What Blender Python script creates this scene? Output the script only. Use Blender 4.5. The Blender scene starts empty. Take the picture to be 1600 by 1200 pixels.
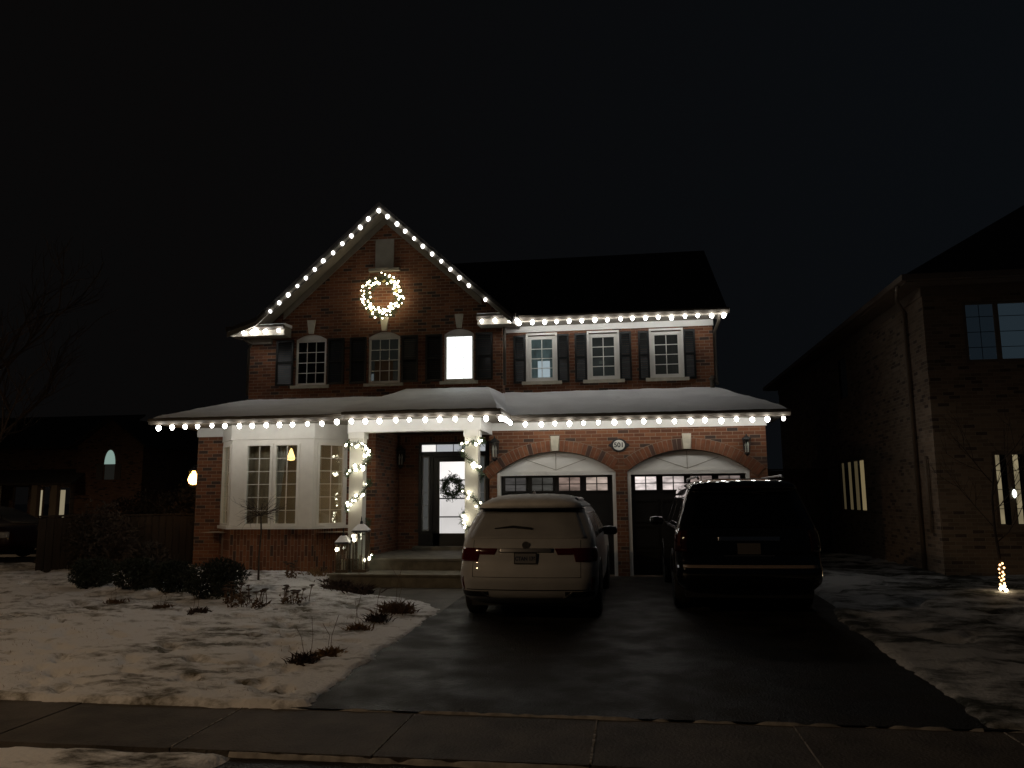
import bpy, bmesh, math, random
from mathutils import Vector, Matrix, noise
random.seed(7)
PI = math.pi
S = bpy.context.scene
COL = S.collection

# ------------------------------------------------------------------ camera
cam_d = bpy.data.cameras.new("camera")
cam = bpy.data.objects.new("camera", cam_d); COL.objects.link(cam)
S.camera = cam
YAW, PITCH, ROLL = math.radians(8.4), math.radians(8.2), math.radians(-0.47)
fwd = Vector((-math.sin(YAW)*math.cos(PITCH), math.cos(YAW)*math.cos(PITCH), math.sin(PITCH)))
rt = Vector((math.cos(YAW), math.sin(YAW), 0)); up = rt.cross(fwd)
r2 = math.cos(ROLL)*rt + math.sin(ROLL)*up; u2 = -math.sin(ROLL)*rt + math.cos(ROLL)*up
m = Matrix((r2, u2, -fwd)).transposed().to_4x4(); m.translation = Vector((0, -16.1, 1.56))
cam.matrix_world = m
cam_d.sensor_width = 36; cam_d.lens = 36*1230/1600
cam_d.clip_end = 2000; cam_d.clip_start = 0.05

# ------------------------------------------------------------------ world: night sky
W = bpy.data.worlds.new("World"); S.world = W; W.use_nodes = True
nt = W.node_tree; bgn = nt.nodes["Background"]
tc = nt.nodes.new("ShaderNodeTexCoord"); sp = nt.nodes.new("ShaderNodeSeparateXYZ")
nt.links.new(tc.outputs["Generated"], sp.inputs[0])
rmp = nt.nodes.new("ShaderNodeMapRange")
rmp.inputs["From Min"].default_value = -0.5; rmp.inputs["From Max"].default_value = 0.45
nt.links.new(sp.outputs["X"], rmp.inputs["Value"])
mixc = nt.nodes.new("ShaderNodeMix"); mixc.data_type = 'RGBA'
mixc.inputs[6].default_value = (0.0026, 0.0024, 0.0024, 1)
mixc.inputs[7].default_value = (0.0029, 0.0037, 0.0048, 1)
nt.links.new(rmp.outputs[0], mixc.inputs[0]); nt.links.new(mixc.outputs[2], bgn.inputs["Color"])
bgn.inputs["Strength"].default_value = 1.0

# ------------------------------------------------------------------ street lamp light (warm, behind the camera to the left)
LAMP_P = Vector((-9.5, -14.8, 6.3))
ld = bpy.data.lights.new("street_lamp_light", 'SPOT'); ld.spot_size = math.radians(180); ld.spot_blend = .45; ld.energy = 640;   # cut-off head: throws its light down, little above its own height
ld.color = (1.0, 0.68, 0.39); ld.shadow_soft_size = 0.18
lo = bpy.data.objects.new("street_lamp_light", ld); COL.objects.link(lo)

S.view_settings.view_transform = 'Standard'; S.view_settings.look = 'None'
S.view_settings.exposure = 0; S.view_settings.gamma = 1
S.render.engine = 'CYCLES'
S.cycles.use_denoising = True
S.cycles.max_bounces = 6; S.cycles.diffuse_bounces = 3; S.cycles.glossy_bounces = 3
S.cycles.transmission_bounces = 4; S.cycles.transparent_max_bounces = 8
S.cycles.sample_clamp_indirect = 3.0
S.cycles.caustics_reflective = False; S.cycles.caustics_refractive = False

BULB_L = 28.0     # cool white eave bulbs
WARM_L = 13.0     # warm fairy lights

# ------------------------------------------------------------------ materials
def nodes(m):
    m.use_nodes = True
    return m.node_tree, m.node_tree.nodes["Principled BSDF"]

def mat(name, col, rough=0.6, metal=0.0, var=0.0, vscale=6.0, bump=0.0, bscale=40.0, spec=0.5, coat=0.0, stretch=(1, 1, 1), col2=None, rvar=0.0):
    m = bpy.data.materials.new(name); t, b = nodes(m)
    b.inputs["Base Color"].default_value = (*col, 1)
    b.inputs["Roughness"].default_value = rough; b.inputs["Metallic"].default_value = metal
    b.inputs["Specular IOR Level"].default_value = spec; b.inputs["Coat Weight"].default_value = coat
    if var or bump or col2 or rvar:
        c = t.nodes.new("ShaderNodeTexCoord"); mp = t.nodes.new("ShaderNodeMapping")
        mp.inputs["Scale"].default_value = stretch
        t.links.new(c.outputs["Object"], mp.inputs[0])
    if var or col2 or rvar:
        n = t.nodes.new("ShaderNodeTexNoise"); n.inputs["Scale"].default_value = vscale; n.inputs["Detail"].default_value = 5
        t.links.new(mp.outputs[0], n.inputs["Vector"])
        cr = t.nodes.new("ShaderNodeValToRGB"); cr.color_ramp.elements[0].position = .35; cr.color_ramp.elements[1].position = .65
        if col2: a, z = col, col2
        else: a = tuple(x*(1-var) for x in col); z = tuple(min(1, x*(1+var)) for x in col)
        cr.color_ramp.elements[0].color = (*a, 1); cr.color_ramp.elements[1].color = (*z, 1)
        t.links.new(n.outputs["Fac"], cr.inputs[0]); t.links.new(cr.outputs[0], b.inputs["Base Color"])
        if rvar:
            mr = t.nodes.new("ShaderNodeMapRange"); mr.inputs["From Min"].default_value = .35; mr.inputs["From Max"].default_value = .65
            mr.inputs["To Min"].default_value = rough-rvar; mr.inputs["To Max"].default_value = rough+rvar
            t.links.new(n.outputs["Fac"], mr.inputs[0]); t.links.new(mr.outputs[0], b.inputs["Roughness"])
    if bump:
        n2 = t.nodes.new("ShaderNodeTexNoise"); n2.inputs["Scale"].default_value = bscale; n2.inputs["Detail"].default_value = 4
        t.links.new(mp.outputs[0], n2.inputs["Vector"])
        bp = t.nodes.new("ShaderNodeBump"); bp.inputs["Strength"].default_value = bump; bp.inputs["Distance"].default_value = 0.02
        t.links.new(n2.outputs["Fac"], bp.inputs["Height"]); t.links.new(bp.outputs[0], b.inputs["Normal"])
    return m

def emat(name, col, strength, base=(0.02, 0.02, 0.02), rough=0.2, nv=0, ns=2.0, nst=(1, 1, 1)):
    m = mat(name, base, rough); b = m.node_tree.nodes["Principled BSDF"]
    b.inputs["Emission Color"].default_value = (*col, 1); b.inputs["Emission Strength"].default_value = strength
    if nv:   # uneven light from the room behind the pane
        t = m.node_tree; c = t.nodes.new("ShaderNodeTexCoord"); mp = t.nodes.new("ShaderNodeMapping"); mp.inputs["Scale"].default_value = nst
        n = t.nodes.new("ShaderNodeTexNoise"); n.inputs["Scale"].default_value = ns; n.inputs["Detail"].default_value = 3
        mr = t.nodes.new("ShaderNodeMapRange"); mr.inputs["From Min"].default_value = .3; mr.inputs["From Max"].default_value = .7
        mr.inputs["To Min"].default_value = strength*(1-nv); mr.inputs["To Max"].default_value = strength*(1+nv)
        t.links.new(c.outputs["Object"], mp.inputs[0]); t.links.new(mp.outputs[0], n.inputs["Vector"]); t.links.new(n.outputs["Fac"], mr.inputs[0]); t.links.new(mr.outputs[0], b.inputs["Emission Strength"])
    return m

def brick_mat(name, reds, dark, mortar, bw=0.215, bh=0.0725, vertical=False):
    m = bpy.data.materials.new(name); t, b = nodes(m)
    c = t.nodes.new("ShaderNodeTexCoord"); s = t.nodes.new("ShaderNodeSeparateXYZ"); t.links.new(c.outputs["Object"], s.inputs[0])
    ad = t.nodes.new("ShaderNodeMath"); ad.operation = 'ADD'; t.links.new(s.outputs["X"], ad.inputs[0]); t.links.new(s.outputs["Y"], ad.inputs[1])
    cb = t.nodes.new("ShaderNodeCombineXYZ")
    if vertical:
        t.links.new(s.outputs["Z"], cb.inputs[0]); t.links.new(ad.outputs[0], cb.inputs[1])
    else:
        t.links.new(ad.outputs[0], cb.inputs[0]); t.links.new(s.outputs["Z"], cb.inputs[1])
    br = t.nodes.new("ShaderNodeTexBrick"); t.links.new(cb.outputs[0], br.inputs["Vector"])
    br.inputs["Scale"].default_value = 1; br.inputs["Brick Width"].default_value = bw; br.inputs["Row Height"].default_value = bh
    br.inputs["Mortar Size"].default_value = 0.0055; br.inputs["Mortar Smooth"].default_value = 0.15; br.inputs["Bias"].default_value = 0
    br.inputs["Color1"].default_value = (0, 0, 0, 1); br.inputs["Color2"].default_value = (1, 1, 1, 1); br.inputs["Mortar"].default_value = (.5, .5, .5, 1)
    cr = t.nodes.new("ShaderNodeValToRGB"); e = cr.color_ramp.elements; cr.color_ramp.interpolation = 'LINEAR'
    e[0].position = 0; e[0].color = (*dark, 1); e[1].position = 1; e[1].color = (*reds[-1], 1)
    for p, cc in ((.08, dark), (.13, reds[0]), (.5, reds[1]), (.8, reds[2])):
        q = e.new(p); q.color = (*cc, 1)
    t.links.new(br.outputs["Color"], cr.inputs[0])
    n = t.nodes.new("ShaderNodeTexNoise"); n.inputs["Scale"].default_value = 1.1; n.inputs["Detail"].default_value = 6; t.links.new(c.outputs["Object"], n.inputs["Vector"])
    hs = t.nodes.new("ShaderNodeHueSaturation"); mr = t.nodes.new("ShaderNodeMapRange")
    mr.inputs["To Min"].default_value = .65; mr.inputs["To Max"].default_value = 1.35
    t.links.new(n.outputs["Fac"], mr.inputs[0]); t.links.new(mr.outputs[0], hs.inputs["Value"]); t.links.new(cr.outputs[0], hs.inputs["Color"])
    mx = t.nodes.new("ShaderNodeMix"); mx.data_type = 'RGBA'; mx.inputs[7].default_value = (*mortar, 1)
    t.links.new(br.outputs["Fac"], mx.inputs[0]); t.links.new(hs.outputs[0], mx.inputs[6]); t.links.new(mx.outputs[2], b.inputs["Base Color"])
    b.inputs["Roughness"].default_value = .85
    n2 = t.nodes.new("ShaderNodeTexNoise"); n2.inputs["Scale"].default_value = 90; t.links.new(c.outputs["Object"], n2.inputs["Vector"])
    sb = t.nodes.new("ShaderNodeMath"); sb.operation = 'MULTIPLY_ADD'; sb.inputs[1].default_value = -1.0
    t.links.new(br.outputs["Fac"], sb.inputs[0]); t.links.new(n2.outputs["Fac"], sb.inputs[2])
    bp = t.nodes.new("ShaderNodeBump"); bp.inputs["Strength"].default_value = .7; bp.inputs["Distance"].default_value = .008
    t.links.new(sb.outputs[0], bp.inputs["Height"]); t.links.new(bp.outputs[0], b.inputs["Normal"])
    return m

def snow_mat(name, amount=0.36, under=(0.045, 0.038, 0.018), stretch=(.9, 1.5, 1), white=(0.78, 0.78, 0.80), scale=2.2):
    m = bpy.data.materials.new(name); t, b = nodes(m)
    c = t.nodes.new("ShaderNodeTexCoord"); mp = t.nodes.new("ShaderNodeMapping"); mp.inputs["Scale"].default_value = stretch
    mp.inputs["Rotation"].default_value = (0, 0, .35)
    t.links.new(c.outputs["Object"], mp.inputs[0])
    n = t.nodes.new("ShaderNodeTexNoise"); n.inputs["Scale"].default_value = scale; n.inputs["Detail"].default_value = 8; n.inputs["Roughness"].default_value = .68
    n3 = t.nodes.new("ShaderNodeTexNoise"); n3.inputs["Scale"].default_value = .38; n3.inputs["Detail"].default_value = 2
    t.links.new(mp.outputs[0], n.inputs["Vector"]); t.links.new(c.outputs["Object"], n3.inputs["Vector"])
    ad = t.nodes.new("ShaderNodeMath"); ad.operation = 'MULTIPLY_ADD'; ad.inputs[1].default_value = .55
    t.links.new(n3.outputs["Fac"], ad.inputs[0]); t.links.new(n.outputs["Fac"], ad.inputs[2])
    cr = t.nodes.new("ShaderNodeValToRGB"); e = cr.color_ramp.elements
    e[0].position = amount+.24; e[0].color = (0, 0, 0, 1); e[1].position = amount+.42; e[1].color = (1, 1, 1, 1)
    t.links.new(ad.outputs[0], cr.inputs[0])
    mx = t.nodes.new("ShaderNodeMix"); mx.data_type = 'RGBA'
    mx.inputs[6].default_value = (*under, 1); mx.inputs[7].default_value = (*white, 1)
    t.links.new(cr.outputs[0], mx.inputs[0]); t.links.new(mx.outputs[2], b.inputs["Base Color"])
    b.inputs["Roughness"].default_value = .75
    n2 = t.nodes.new("ShaderNodeTexNoise"); n2.inputs["Scale"].default_value = 22; n2.inputs["Detail"].default_value = 5; t.links.new(c.outputs["Object"], n2.inputs["Vector"])
    bp = t.nodes.new("ShaderNodeBump"); bp.inputs["Strength"].default_value = .6; bp.inputs["Distance"].default_value = .03
    t.links.new(n2.outputs["Fac"], bp.inputs["Height"]); t.links.new(bp.outputs[0], b.inputs["Normal"])
    return m

def glass_mat(name, tint=(.9, .93, .92), refl=.14):
    m = bpy.data.materials.new(name); m.use_nodes = True; t = m.node_tree; t.nodes.clear()
    o = t.nodes.new("ShaderNodeOutputMaterial"); mx = t.nodes.new("ShaderNodeMixShader")
    tr = t.nodes.new("ShaderNodeBsdfTransparent"); tr.inputs[0].default_value = (*tint, 1)
    gl = t.nodes.new("ShaderNodeBsdfGlossy"); gl.inputs["Roughness"].default_value = .02
    mx.inputs[0].default_value = refl
    t.links.new(tr.outputs[0], mx.inputs[1]); t.links.new(gl.outputs[0], mx.inputs[2]); t.links.new(mx.outputs[0], o.inputs[0])
    return m

REDS = [(.115, .040, .016), (.158, .054, .021), (.195, .072, .028), (.218, .09, .038)]
M = dict(
    brick=brick_mat("brick", REDS, (.05, .028, .02), (.24, .17, .12)),
    soldier=brick_mat("soldier_brick", REDS, (.06, .03, .02), (.24, .17, .12), vertical=True),
    brick_n=brick_mat("neighbour_brick", [(.23, .165, .115), (.29, .205, .14), (.34, .24, .165), (.38, .28, .2)], (.13, .09, .07), (.36, .30, .23)),
    brick_f=brick_mat("far_brick", [(.14, .08, .055), (.16, .09, .06), (.19, .11, .07), (.2, .12, .08)], (.05, .03, .03), (.12, .1, .08)),
    white=mat("white_trim", (.78, .76, .70), .5, var=.06, vscale=3),
    frieze=mat("frieze_paint", (.78, .77, .73), .55, var=.05, vscale=2),
    stone=mat("precast_stone", (.52, .48, .38), .8, var=.12, vscale=9, bump=.3),
    panel=mat("gable_panel", (.26, .235, .19), .7, var=.08, vscale=5),
    gutter=mat("gutter", (.085, .070, .052), .55, var=.1, vscale=2),
    shingle=mat("shingle", (.07, .062, .056), .9, var=.35, vscale=14, bump=.6, bscale=30, stretch=(1, 3, 3)),
    shutter=mat("shutter_paint", (.007, .008, .0075), .45),
    blackp=mat("black_paint", (.012, .011, .010), .35),
    snow=mat("roof_snow", (.88, .88, .88), .8, var=.05, vscale=2, bump=.5, bscale=14),
    snow_clean=mat("clean_snow", (.80, .80, .82), .8, bump=.5, bscale=20),
    concrete=mat("step_concrete", (.17, .155, .12), .75, var=.25, vscale=5, bump=.3, bscale=60),
    glassd=mat("dark_glass", (.008, .009, .010), .04, spec=.6),
    glass_teal=emat("teal_lit_glass", (.55, .85, .85), .055, rough=.05, nv=.6, ns=3, nst=(3, 1, 1)),
    glass_dim=emat("dim_glass", (.5, .6, .55), .020, rough=.05, nv=.6, ns=3),
    glass_grey=emat("grey_glass", (.55, .6, .5), .010, rough=.05),
    glass_lit=emat("bright_lit_glass", (.93, 1.0, .97), 1.7),
    glass=glass_mat("clear_glass", refl=.11),
    wood=mat("fence_wood", (.020, .0135, .009), .85, var=.35, vscale=3, bump=.4, stretch=(6, 6, .6)),
    gatewood=mat("gate_wood", (.07, .045, .03), .85, var=.3, vscale=3, stretch=(6, 6, .6)),
    bark=mat("bark", (.06, .045, .035), .9, var=.3, vscale=20),
    twig=mat("twig", (.05, .035, .025), .9),
    dry=mat("dry_stem", (.11, .065, .035), .9, var=.4, vscale=30),
    drydark=mat("dead_leaf", (.05, .03, .02), .9, var=.4, vscale=30),
    tan=mat("dry_grass", (.20, .12, .05), .9, var=.3, vscale=30),
    ever=mat("evergreen_leaf", (.012, .018, .009), .7, var=.4, vscale=12),
    hedge=mat("hedge_leaf", (.026, .018, .012), .8, var=.4, vscale=8),
    needle=mat("garland_needle", (.030, .060, .020), .6, var=.4, vscale=25),
    cool=emat("cool_bulb", (1.0, .968, .91), BULB_L, (.8, .8, .8)),
    high=emat("cool_bulb_upper", (1.0, .985, .96), 4.8, (.8, .8, .8)),
    gold=emat("golden_bulb", (1.0, .86, .58), 14.0, (.8, .8, .8)),
    gut=emat("cool_bulb_gutter", (1.0, .985, .96), 25.0, (.8, .8, .8)),
    warm=emat("warm_bulb", (1.0, .92, .70), WARM_L, (.8, .8, .8)),
    sock=mat("bulb_socket", (.6, .6, .58), .5),
    cord=mat("cord", (.02, .03, .02), .6),
    asphalt=mat("driveway_asphalt", (.0095, .009, .0085), .55, col2=(.024, .0215, .018), vscale=2.2, bump=.8, bscale=55, rvar=.14, spec=.24),
    walk=mat("sidewalk_concrete", (.075, .064, .055), .75, var=.35, vscale=2.6, bump=.7, bscale=45),
    joint=mat("joint_snow", (.30, .28, .26), .8, var=.3, vscale=12),
    black=mat("black_plastic", (.010, .010, .010), .5),
    rubber=mat("rubber", (.012, .012, .012), .8),
    chrome=mat("chrome", (.55, .55, .56), .18, metal=1),
    dullchrome=mat("dull_chrome", (.22, .22, .23), .35, metal=1),
    redlens=mat("red_lens", (.06, .0025, .003), .08, coat=.6),
    clearlens=mat("clear_lens", (.08, .03, .02), .1, coat=.6),
)

# ------------------------------------------------------------------ mesh helpers
class MB:
    def __init__(s): s.v = []; s.f = []; s.mi = []
    def add(s, vs, fs, mi=0):
        o = len(s.v); s.v += [tuple(p) for p in vs]; s.f += [tuple(i+o for i in f) for f in fs]; s.mi += [mi]*len(fs); return s
    def box(s, x0, x1, y0, y1, z0, z1, mi=0):
        v = [(x, y, z) for z in (z0, z1) for y in (y0, y1) for x in (x0, x1)]
        return s.add(v, [(0, 2, 3, 1), (4, 5, 7, 6), (0, 1, 5, 4), (2, 6, 7, 3), (0, 4, 6, 2), (1, 3, 7, 5)], mi)
    def prism(s, poly, axis, a, b, mi=0):
        # poly: 2D list, extruded along an axis ('y': poly=(x,z); 'x': poly=(y,z); 'z': poly=(x,y))
        def P(p, t): return {'y': (p[0], t, p[1]), 'x': (t, p[0], p[1]), 'z': (p[0], p[1], t)}[axis]
        n = len(poly); v = [P(p, a) for p in poly]+[P(p, b) for p in poly]
        f = [tuple(range(n)), tuple(range(2*n-1, n-1, -1))]+[(i, i+n, (i+1) % n+n, (i+1) % n) for i in range(n)]
        return s.add(v, f, mi)
    def slab(s, quad, dz0, dz1, mi=0):
        n = len(quad); v = [(p[0], p[1], p[2]+dz0) for p in quad]+[(p[0], p[1], p[2]+dz1) for p in quad]
        f = [tuple(range(n))[::-1], tuple(range(n, 2*n))]+[(i, (i+1) % n, (i+1) % n+n, i+n) for i in range(n)]
        return s.add(v, f, mi)
    def tube(s, pts, rad, n=6, mi=0, cap=True):
        pts = [Vector(p) for p in pts]; R = rad if isinstance(rad, (list, tuple)) else [rad]*len(pts)
        vs = []
        for i, p in enumerate(pts):
            d = (pts[min(i+1, len(pts)-1)]-pts[max(i-1, 0)])
            d = d.normalized() if d.length > 1e-9 else Vector((0, 0, 1))
            a = d.orthogonal().normalized() if i == 0 else (pa-d*pa.dot(d)).normalized()
            pa = a; b2 = d.cross(a)
            vs += [p+(a*math.cos(2*PI*k/n)+b2*math.sin(2*PI*k/n))*R[i] for k in range(n)]
        fs = [(i*n+k, i*n+(k+1) % n, (i+1)*n+(k+1) % n, (i+1)*n+k) for i in range(len(pts)-1) for k in range(n)]
        if cap: fs += [tuple(range(n))[::-1], tuple(range((len(pts)-1)*n, len(pts)*n))]
        return s.add(vs, fs, mi)
    def lathe(s, c, prof, n=12, mi=0, axis='z'):
        vs = []
        for r, h in prof:
            for k in range(n):
                a = 2*PI*k/n; x, y = r*math.cos(a), r*math.sin(a)
                p = {'z': (x, y, h), 'y': (x, h, y), 'x': (h, x, y)}[axis]
                vs.append((c[0]+p[0], c[1]+p[1], c[2]+p[2]))
        fs = [(i*n+k, i*n+(k+1) % n, (i+1)*n+(k+1) % n, (i+1)*n+k) for i in range(len(prof)-1) for k in range(n)]
        fs += [tuple(range(n))[::-1], tuple(range((len(prof)-1)*n, len(prof)*n))]
        return s.add(vs, fs, mi)
    def build(s, name, mats, parent=None, smooth=False, loc=None, recalc=True):
        me = bpy.data.meshes.new(name); me.from_pydata(s.v, [], s.f); me.update()
        if not isinstance(mats, (list, tuple)): mats = [mats]
        for q in mats: me.materials.append(q)
        if len(mats) > 1: me.polygons.foreach_set("material_index", s.mi)
        if recalc:
            b = bmesh.new(); b.from_mesh(me); bmesh.ops.recalc_face_normals(b, faces=b.faces); b.to_mesh(me); b.free()
        if smooth: me.polygons.foreach_set("use_smooth", [True]*len(me.polygons))
        o = bpy.data.objects.new(name, me); COL.objects.link(o)
        if parent is not None:
            o.parent = parent
            if loc is not None: o.location = loc
            elif parent.get("_world"): o.location = -Vector(parent.location)
        elif loc is not None: o.location = loc
        return o

def tag(o, label=None, cat=None, group=None, kind=None):
    if label: o["label"] = label
    if cat: o["category"] = cat
    if group: o["group"] = group
    if kind: o["kind"] = kind
    return o
def thing(name, label, cat, loc=(0, 0, 0), rz=0, group=None, world=True):
    # world=True: children carry world coordinates in their meshes
    o = bpy.data.objects.new(name, None); COL.objects.link(o); o.location = loc; o.rotation_euler = (0, 0, rz)
    o.empty_display_size = .2
    tag(o, label, cat, group)
    if world: o["_world"] = 1
    return o
def struct(o): o["kind"] = "structure"; return o

# ------------------------------------------------------------------ the ground
def nz(x, y, s, seed=0): return noise.noise(Vector((x*s, y*s, seed)))
def sm(t): t = max(0, min(1, t)); return t*t*(3-2*t)
def gz(y):
    if y > -.3: return 0.0
    if y > -9.35: return -.215*((-.3-y)/9.05)
    return -.215-.03*min(1, (-9.35-y)/1.2)
def grid(xs, ys, fn):
    nx, ny = len(xs), len(ys); mb = MB()
    mb.v = [fn(x, y) for y in ys for x in xs]
    mb.f = [(j*nx+i, j*nx+i+1, (j+1)*nx+i+1, (j+1)*nx+i) for j in range(ny-1) for i in range(nx-1)]
    mb.mi = [0]*len(mb.f); return mb
def lin(a, b, st):
    n = max(1, int(round((b-a)/st))); return [a+(b-a)*i/n for i in range(n+1)]

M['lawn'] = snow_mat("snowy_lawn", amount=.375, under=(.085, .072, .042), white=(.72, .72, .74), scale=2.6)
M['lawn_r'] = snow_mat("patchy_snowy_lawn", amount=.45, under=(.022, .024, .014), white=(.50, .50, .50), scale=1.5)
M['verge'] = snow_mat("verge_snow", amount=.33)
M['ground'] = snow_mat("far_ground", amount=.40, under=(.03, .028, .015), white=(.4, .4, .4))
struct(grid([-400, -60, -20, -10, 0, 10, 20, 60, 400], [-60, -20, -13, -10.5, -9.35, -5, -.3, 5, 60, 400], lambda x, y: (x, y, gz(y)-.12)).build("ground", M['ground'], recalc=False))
struct(grid(lin(-2.95, 2.95, .6), lin(-9.35, .25, .6), lambda x, y: (x, y, gz(y))).build("driveway", M['asphalt'], recalc=False))
struct(MB().add([(-2.9, -10.49, -.262), (3.2, -10.49, -.262), (3.5, -12.6, -.33), (-3.4, -12.6, -.33)], [(0, 1, 2, 3)]).build("driveway_apron", M['asphalt'], recalc=False))
struct(MB().box(-60, 60, -13.0, -12.6, -.6, -.31).build("kerb", M['concrete']))
struct(MB().add([(-60, -13, -.42), (60, -13, -.42), (60, -24, -.42), (-60, -24, -.42)], [(0, 1, 2, 3)]).build("road", M['asphalt']))
w = MB()
for k in range(-22, 16):
    x0 = -.32+1.53*k
    w.prism([(x0+.007, -9.355), (x0+.007, -10.47), (x0+1.523, -10.47), (x0+1.523, -9.355)], 'z', -.36, -.228 if k % 3 else -.231)
struct(w.build("sidewalk", M['walk']))
w = MB()   # snow caught in the joints and along the edges of the slabs
for xj, wd in ((-.32, .022), (-3.38, .016), (2.74, .012), (1.21, .005), (-1.85, .006)):
    n = 16
    for i in range(n):
        ya = -9.37-1.08*i/n; yb = ya-1.08/n*random.uniform(.5, 1.0); q = wd*random.uniform(.35, 1.0)
        w.box(xj-q/2, xj+q/2, yb, ya, -.24, -.222)
struct(w.build("joint_snow", M['joint']))
def ridge(xa, xb, yc, hw, zb, zt, seed, thr):
    def f(x, y):
        t = abs(y-yc)/hw; n_ = nz(x, 0, 1.3, seed)*.6+nz(x, y*3, 7, seed+1)*.5
        return (x, y, zb+(zt-zb)*sm((1-t)*1.6+n_*1.6-thr))
    return grid(lin(xa, xb, .03), lin(yc-hw, yc+hw, hw/4), f)
struct(ridge(-2.6, 2.6, -9.352, .035, -.245, -.205, 41, .85).build("joint_snow", M['joint'], smooth=True, recalc=False))
struct(ridge(-2.9, 1.5, -10.50, .032, -.275, -.228, 44, .55).build("joint_snow", M['joint'], smooth=True, recalc=False))

def edge_left(y):
    pts = [(-30, -2.8), (-4.3, -2.82), (-3.6, -3.25), (-3.15, -3.9), (-2.75, -4.5), (-2.25, -5.45), (-1.9, -5.55), (20, -5.55)]
    for (ya, xa), (yb, xb) in zip(pts, pts[1:]):
        if y <= yb: return xa+(xb-xa)*(y-ya)/(yb-ya)
    return -5.55
FEET = []
random.seed(11)
for (xa, ya, xb, yb) in ((-3.3, -9.0, -5.6, -3.6), (-14, -7.6, -7.2, -6.2), (-5.4, -9.2, -8.5, -5.2)):
    L_ = math.hypot(xb-xa, yb-ya); n_ = int(L_/.42); ux, uy = (xb-xa)/L_, (yb-ya)/L_
    for k in range(n_):
        t_ = k/n_; sd = .11 if k % 2 else -.11; an = math.atan2(uy, ux)+random.uniform(-.2, .2)
        FEET.append((xa+(xb-xa)*t_-uy*sd+random.uniform(-.05, .05), ya+(yb-ya)*t_+ux*sd+random.uniform(-.05, .05), math.cos(an), math.sin(an)))
def lawn_left(x, y):
    d = edge_left(y)-x+.07*nz(x, y, 2.3, 3)+.03*nz(x, y, 9, 4)
    d2 = (y+9.36)+.03*nz(x, y, 5, 6)
    d2 = -9.36+0-y if False else (y+9.37)+.025*nz(x, y, 6, 6)
    dd = min(d, d2)
    e1 = d+.035*nz(x, y, 13, 50)+.02*nz(x, y, 29, 51); e2 = d2+.045*nz(x, y, 9, 52)+.03*nz(x, y, 24, 53)
    z = gz(y)-.055+.078*min(sm(e1/.10+.35), sm(e2/.09+.25))
    z += .012*nz(x, y, 17, 54)*sm(d/.15)
    for fx, fy_, ca, sa in FEET:
        if abs(x-fx) < .25 and abs(y-fy_) < .25:
            u = ((x-fx)*ca+(y-fy_)*sa)/.17; w_ = (-(x-fx)*sa+(y-fy_)*ca)/.075; q = u*u+w_*w_
            if q < 1.9: z -= .042*sm((1.5-q)/1.0); z += .012*sm(1-abs(q-1.5)*2.5)
    z += .03*nz(x, y, .8, 1)+.018*nz(x, y, 3, 2)*sm(d/.3)+.010*nz(x*2, y, 9, 5)*sm(d/.3)
    z += .16*sm((y+4.5)/4.0)*sm((d)/1.2)
    f = nz(x*1.0+y*.5, y*1.4, 2.6, 8)
    if f > .25: z -= .05*sm((f-.25)/.2)*sm((dd-.15)/.6)
    return (x, y, z)
struct(grid(lin(-15, -2.5, .045), lin(-9.46, .2, .045), lawn_left).build("snow_lawn", M['lawn'], smooth=True, recalc=False))
struct(grid(lin(-60, -15, 1.0), lin(-9.42, .2, .6), lambda x, y: (x, y, gz(y)+.02+.03*nz(x, y, .8, 1))).build("snow_lawn", M['lawn'], smooth=True, recalc=False))
def lawn_right(x, y):
    e = 2.66 + .35*sm((y+5)/2.5)
    d = x-e+.07*nz(x, y, 2.1, 13)+.04*nz(x, y, 8, 14)
    d2 = (y+9.37)+.03*nz(x, y, 6, 16)
    z = gz(y)-.06+.09*sm(min(d, d2)/.14+.3)
    z += .05*nz(x, y, .7, 11)*sm(d/.5)+.03*nz(x, y, 2.2, 12)*sm(d/.3)+.015*nz(x, y, 7, 15)*sm(d/.3)
    f = nz(x*.8-y*.3, y*1.3, 2.0, 18)
    if f > .2 and y > -6.5: z -= .07*sm((f-.2)/.2)*sm(d/.5)
    return (x, y, z)
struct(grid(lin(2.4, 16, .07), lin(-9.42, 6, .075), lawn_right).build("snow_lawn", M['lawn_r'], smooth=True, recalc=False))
def verge(x, y):
    xe = -2.85 + .0*y
    d = min(xe-x+.08*nz(x, y, 3, 23)+(-10.5-y)*-.2, -10.49-y+.05*nz(x, y, 4, 24))
    return (x, y, -.27-.03+.075*sm(d/.12+.3)+.02*nz(x, y, 2.5, 25)+.008*nz(x, y, 11, 26))
struct(grid(lin(-14, -2.5, .06), lin(-12.58, -10.4, .06), verge).build("snow_verge", M['verge'], smooth=True, recalc=False))
struct(MB().add([(-60, 1.9, -.015), (-12.9, 1.9, -.015), (-12.9, 13, -.015), (-60, 13, -.015)], [(0, 1, 2, 3)]).build("side_street", mat("side_street_asphalt", (.05, .042, .035), .6, var=.2)))
struct(MB().box(-60, -12.9, .95, 1.14, -.1, .03).build("kerb_light_strip", mat("kerb_light_orange", (.75, .34, .04), .7, var=.15)))  # strip of warm light at the kerb, put into its orange colour
# walkway from the steps to the driveway
struct(grid(lin(-5.7, -2.8, .29), lin(-4.6, -1.85, .25), lambda x, y: (x, y, max(gz(y)+.006, gz(-2.2)+.006 if y > -2.2 else -9))).build("walkway", mat("walkway_concrete", (.07, .062, .05), .6, var=.3, vscale=4, bump=.3), recalc=False))

# ------------------------------------------------------------------ the house
H = thing("brick_house", "two-storey red brick house with front gable, snowy porch roof and two arched garage doors", "house", (-3.4, 0, 0))

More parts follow.
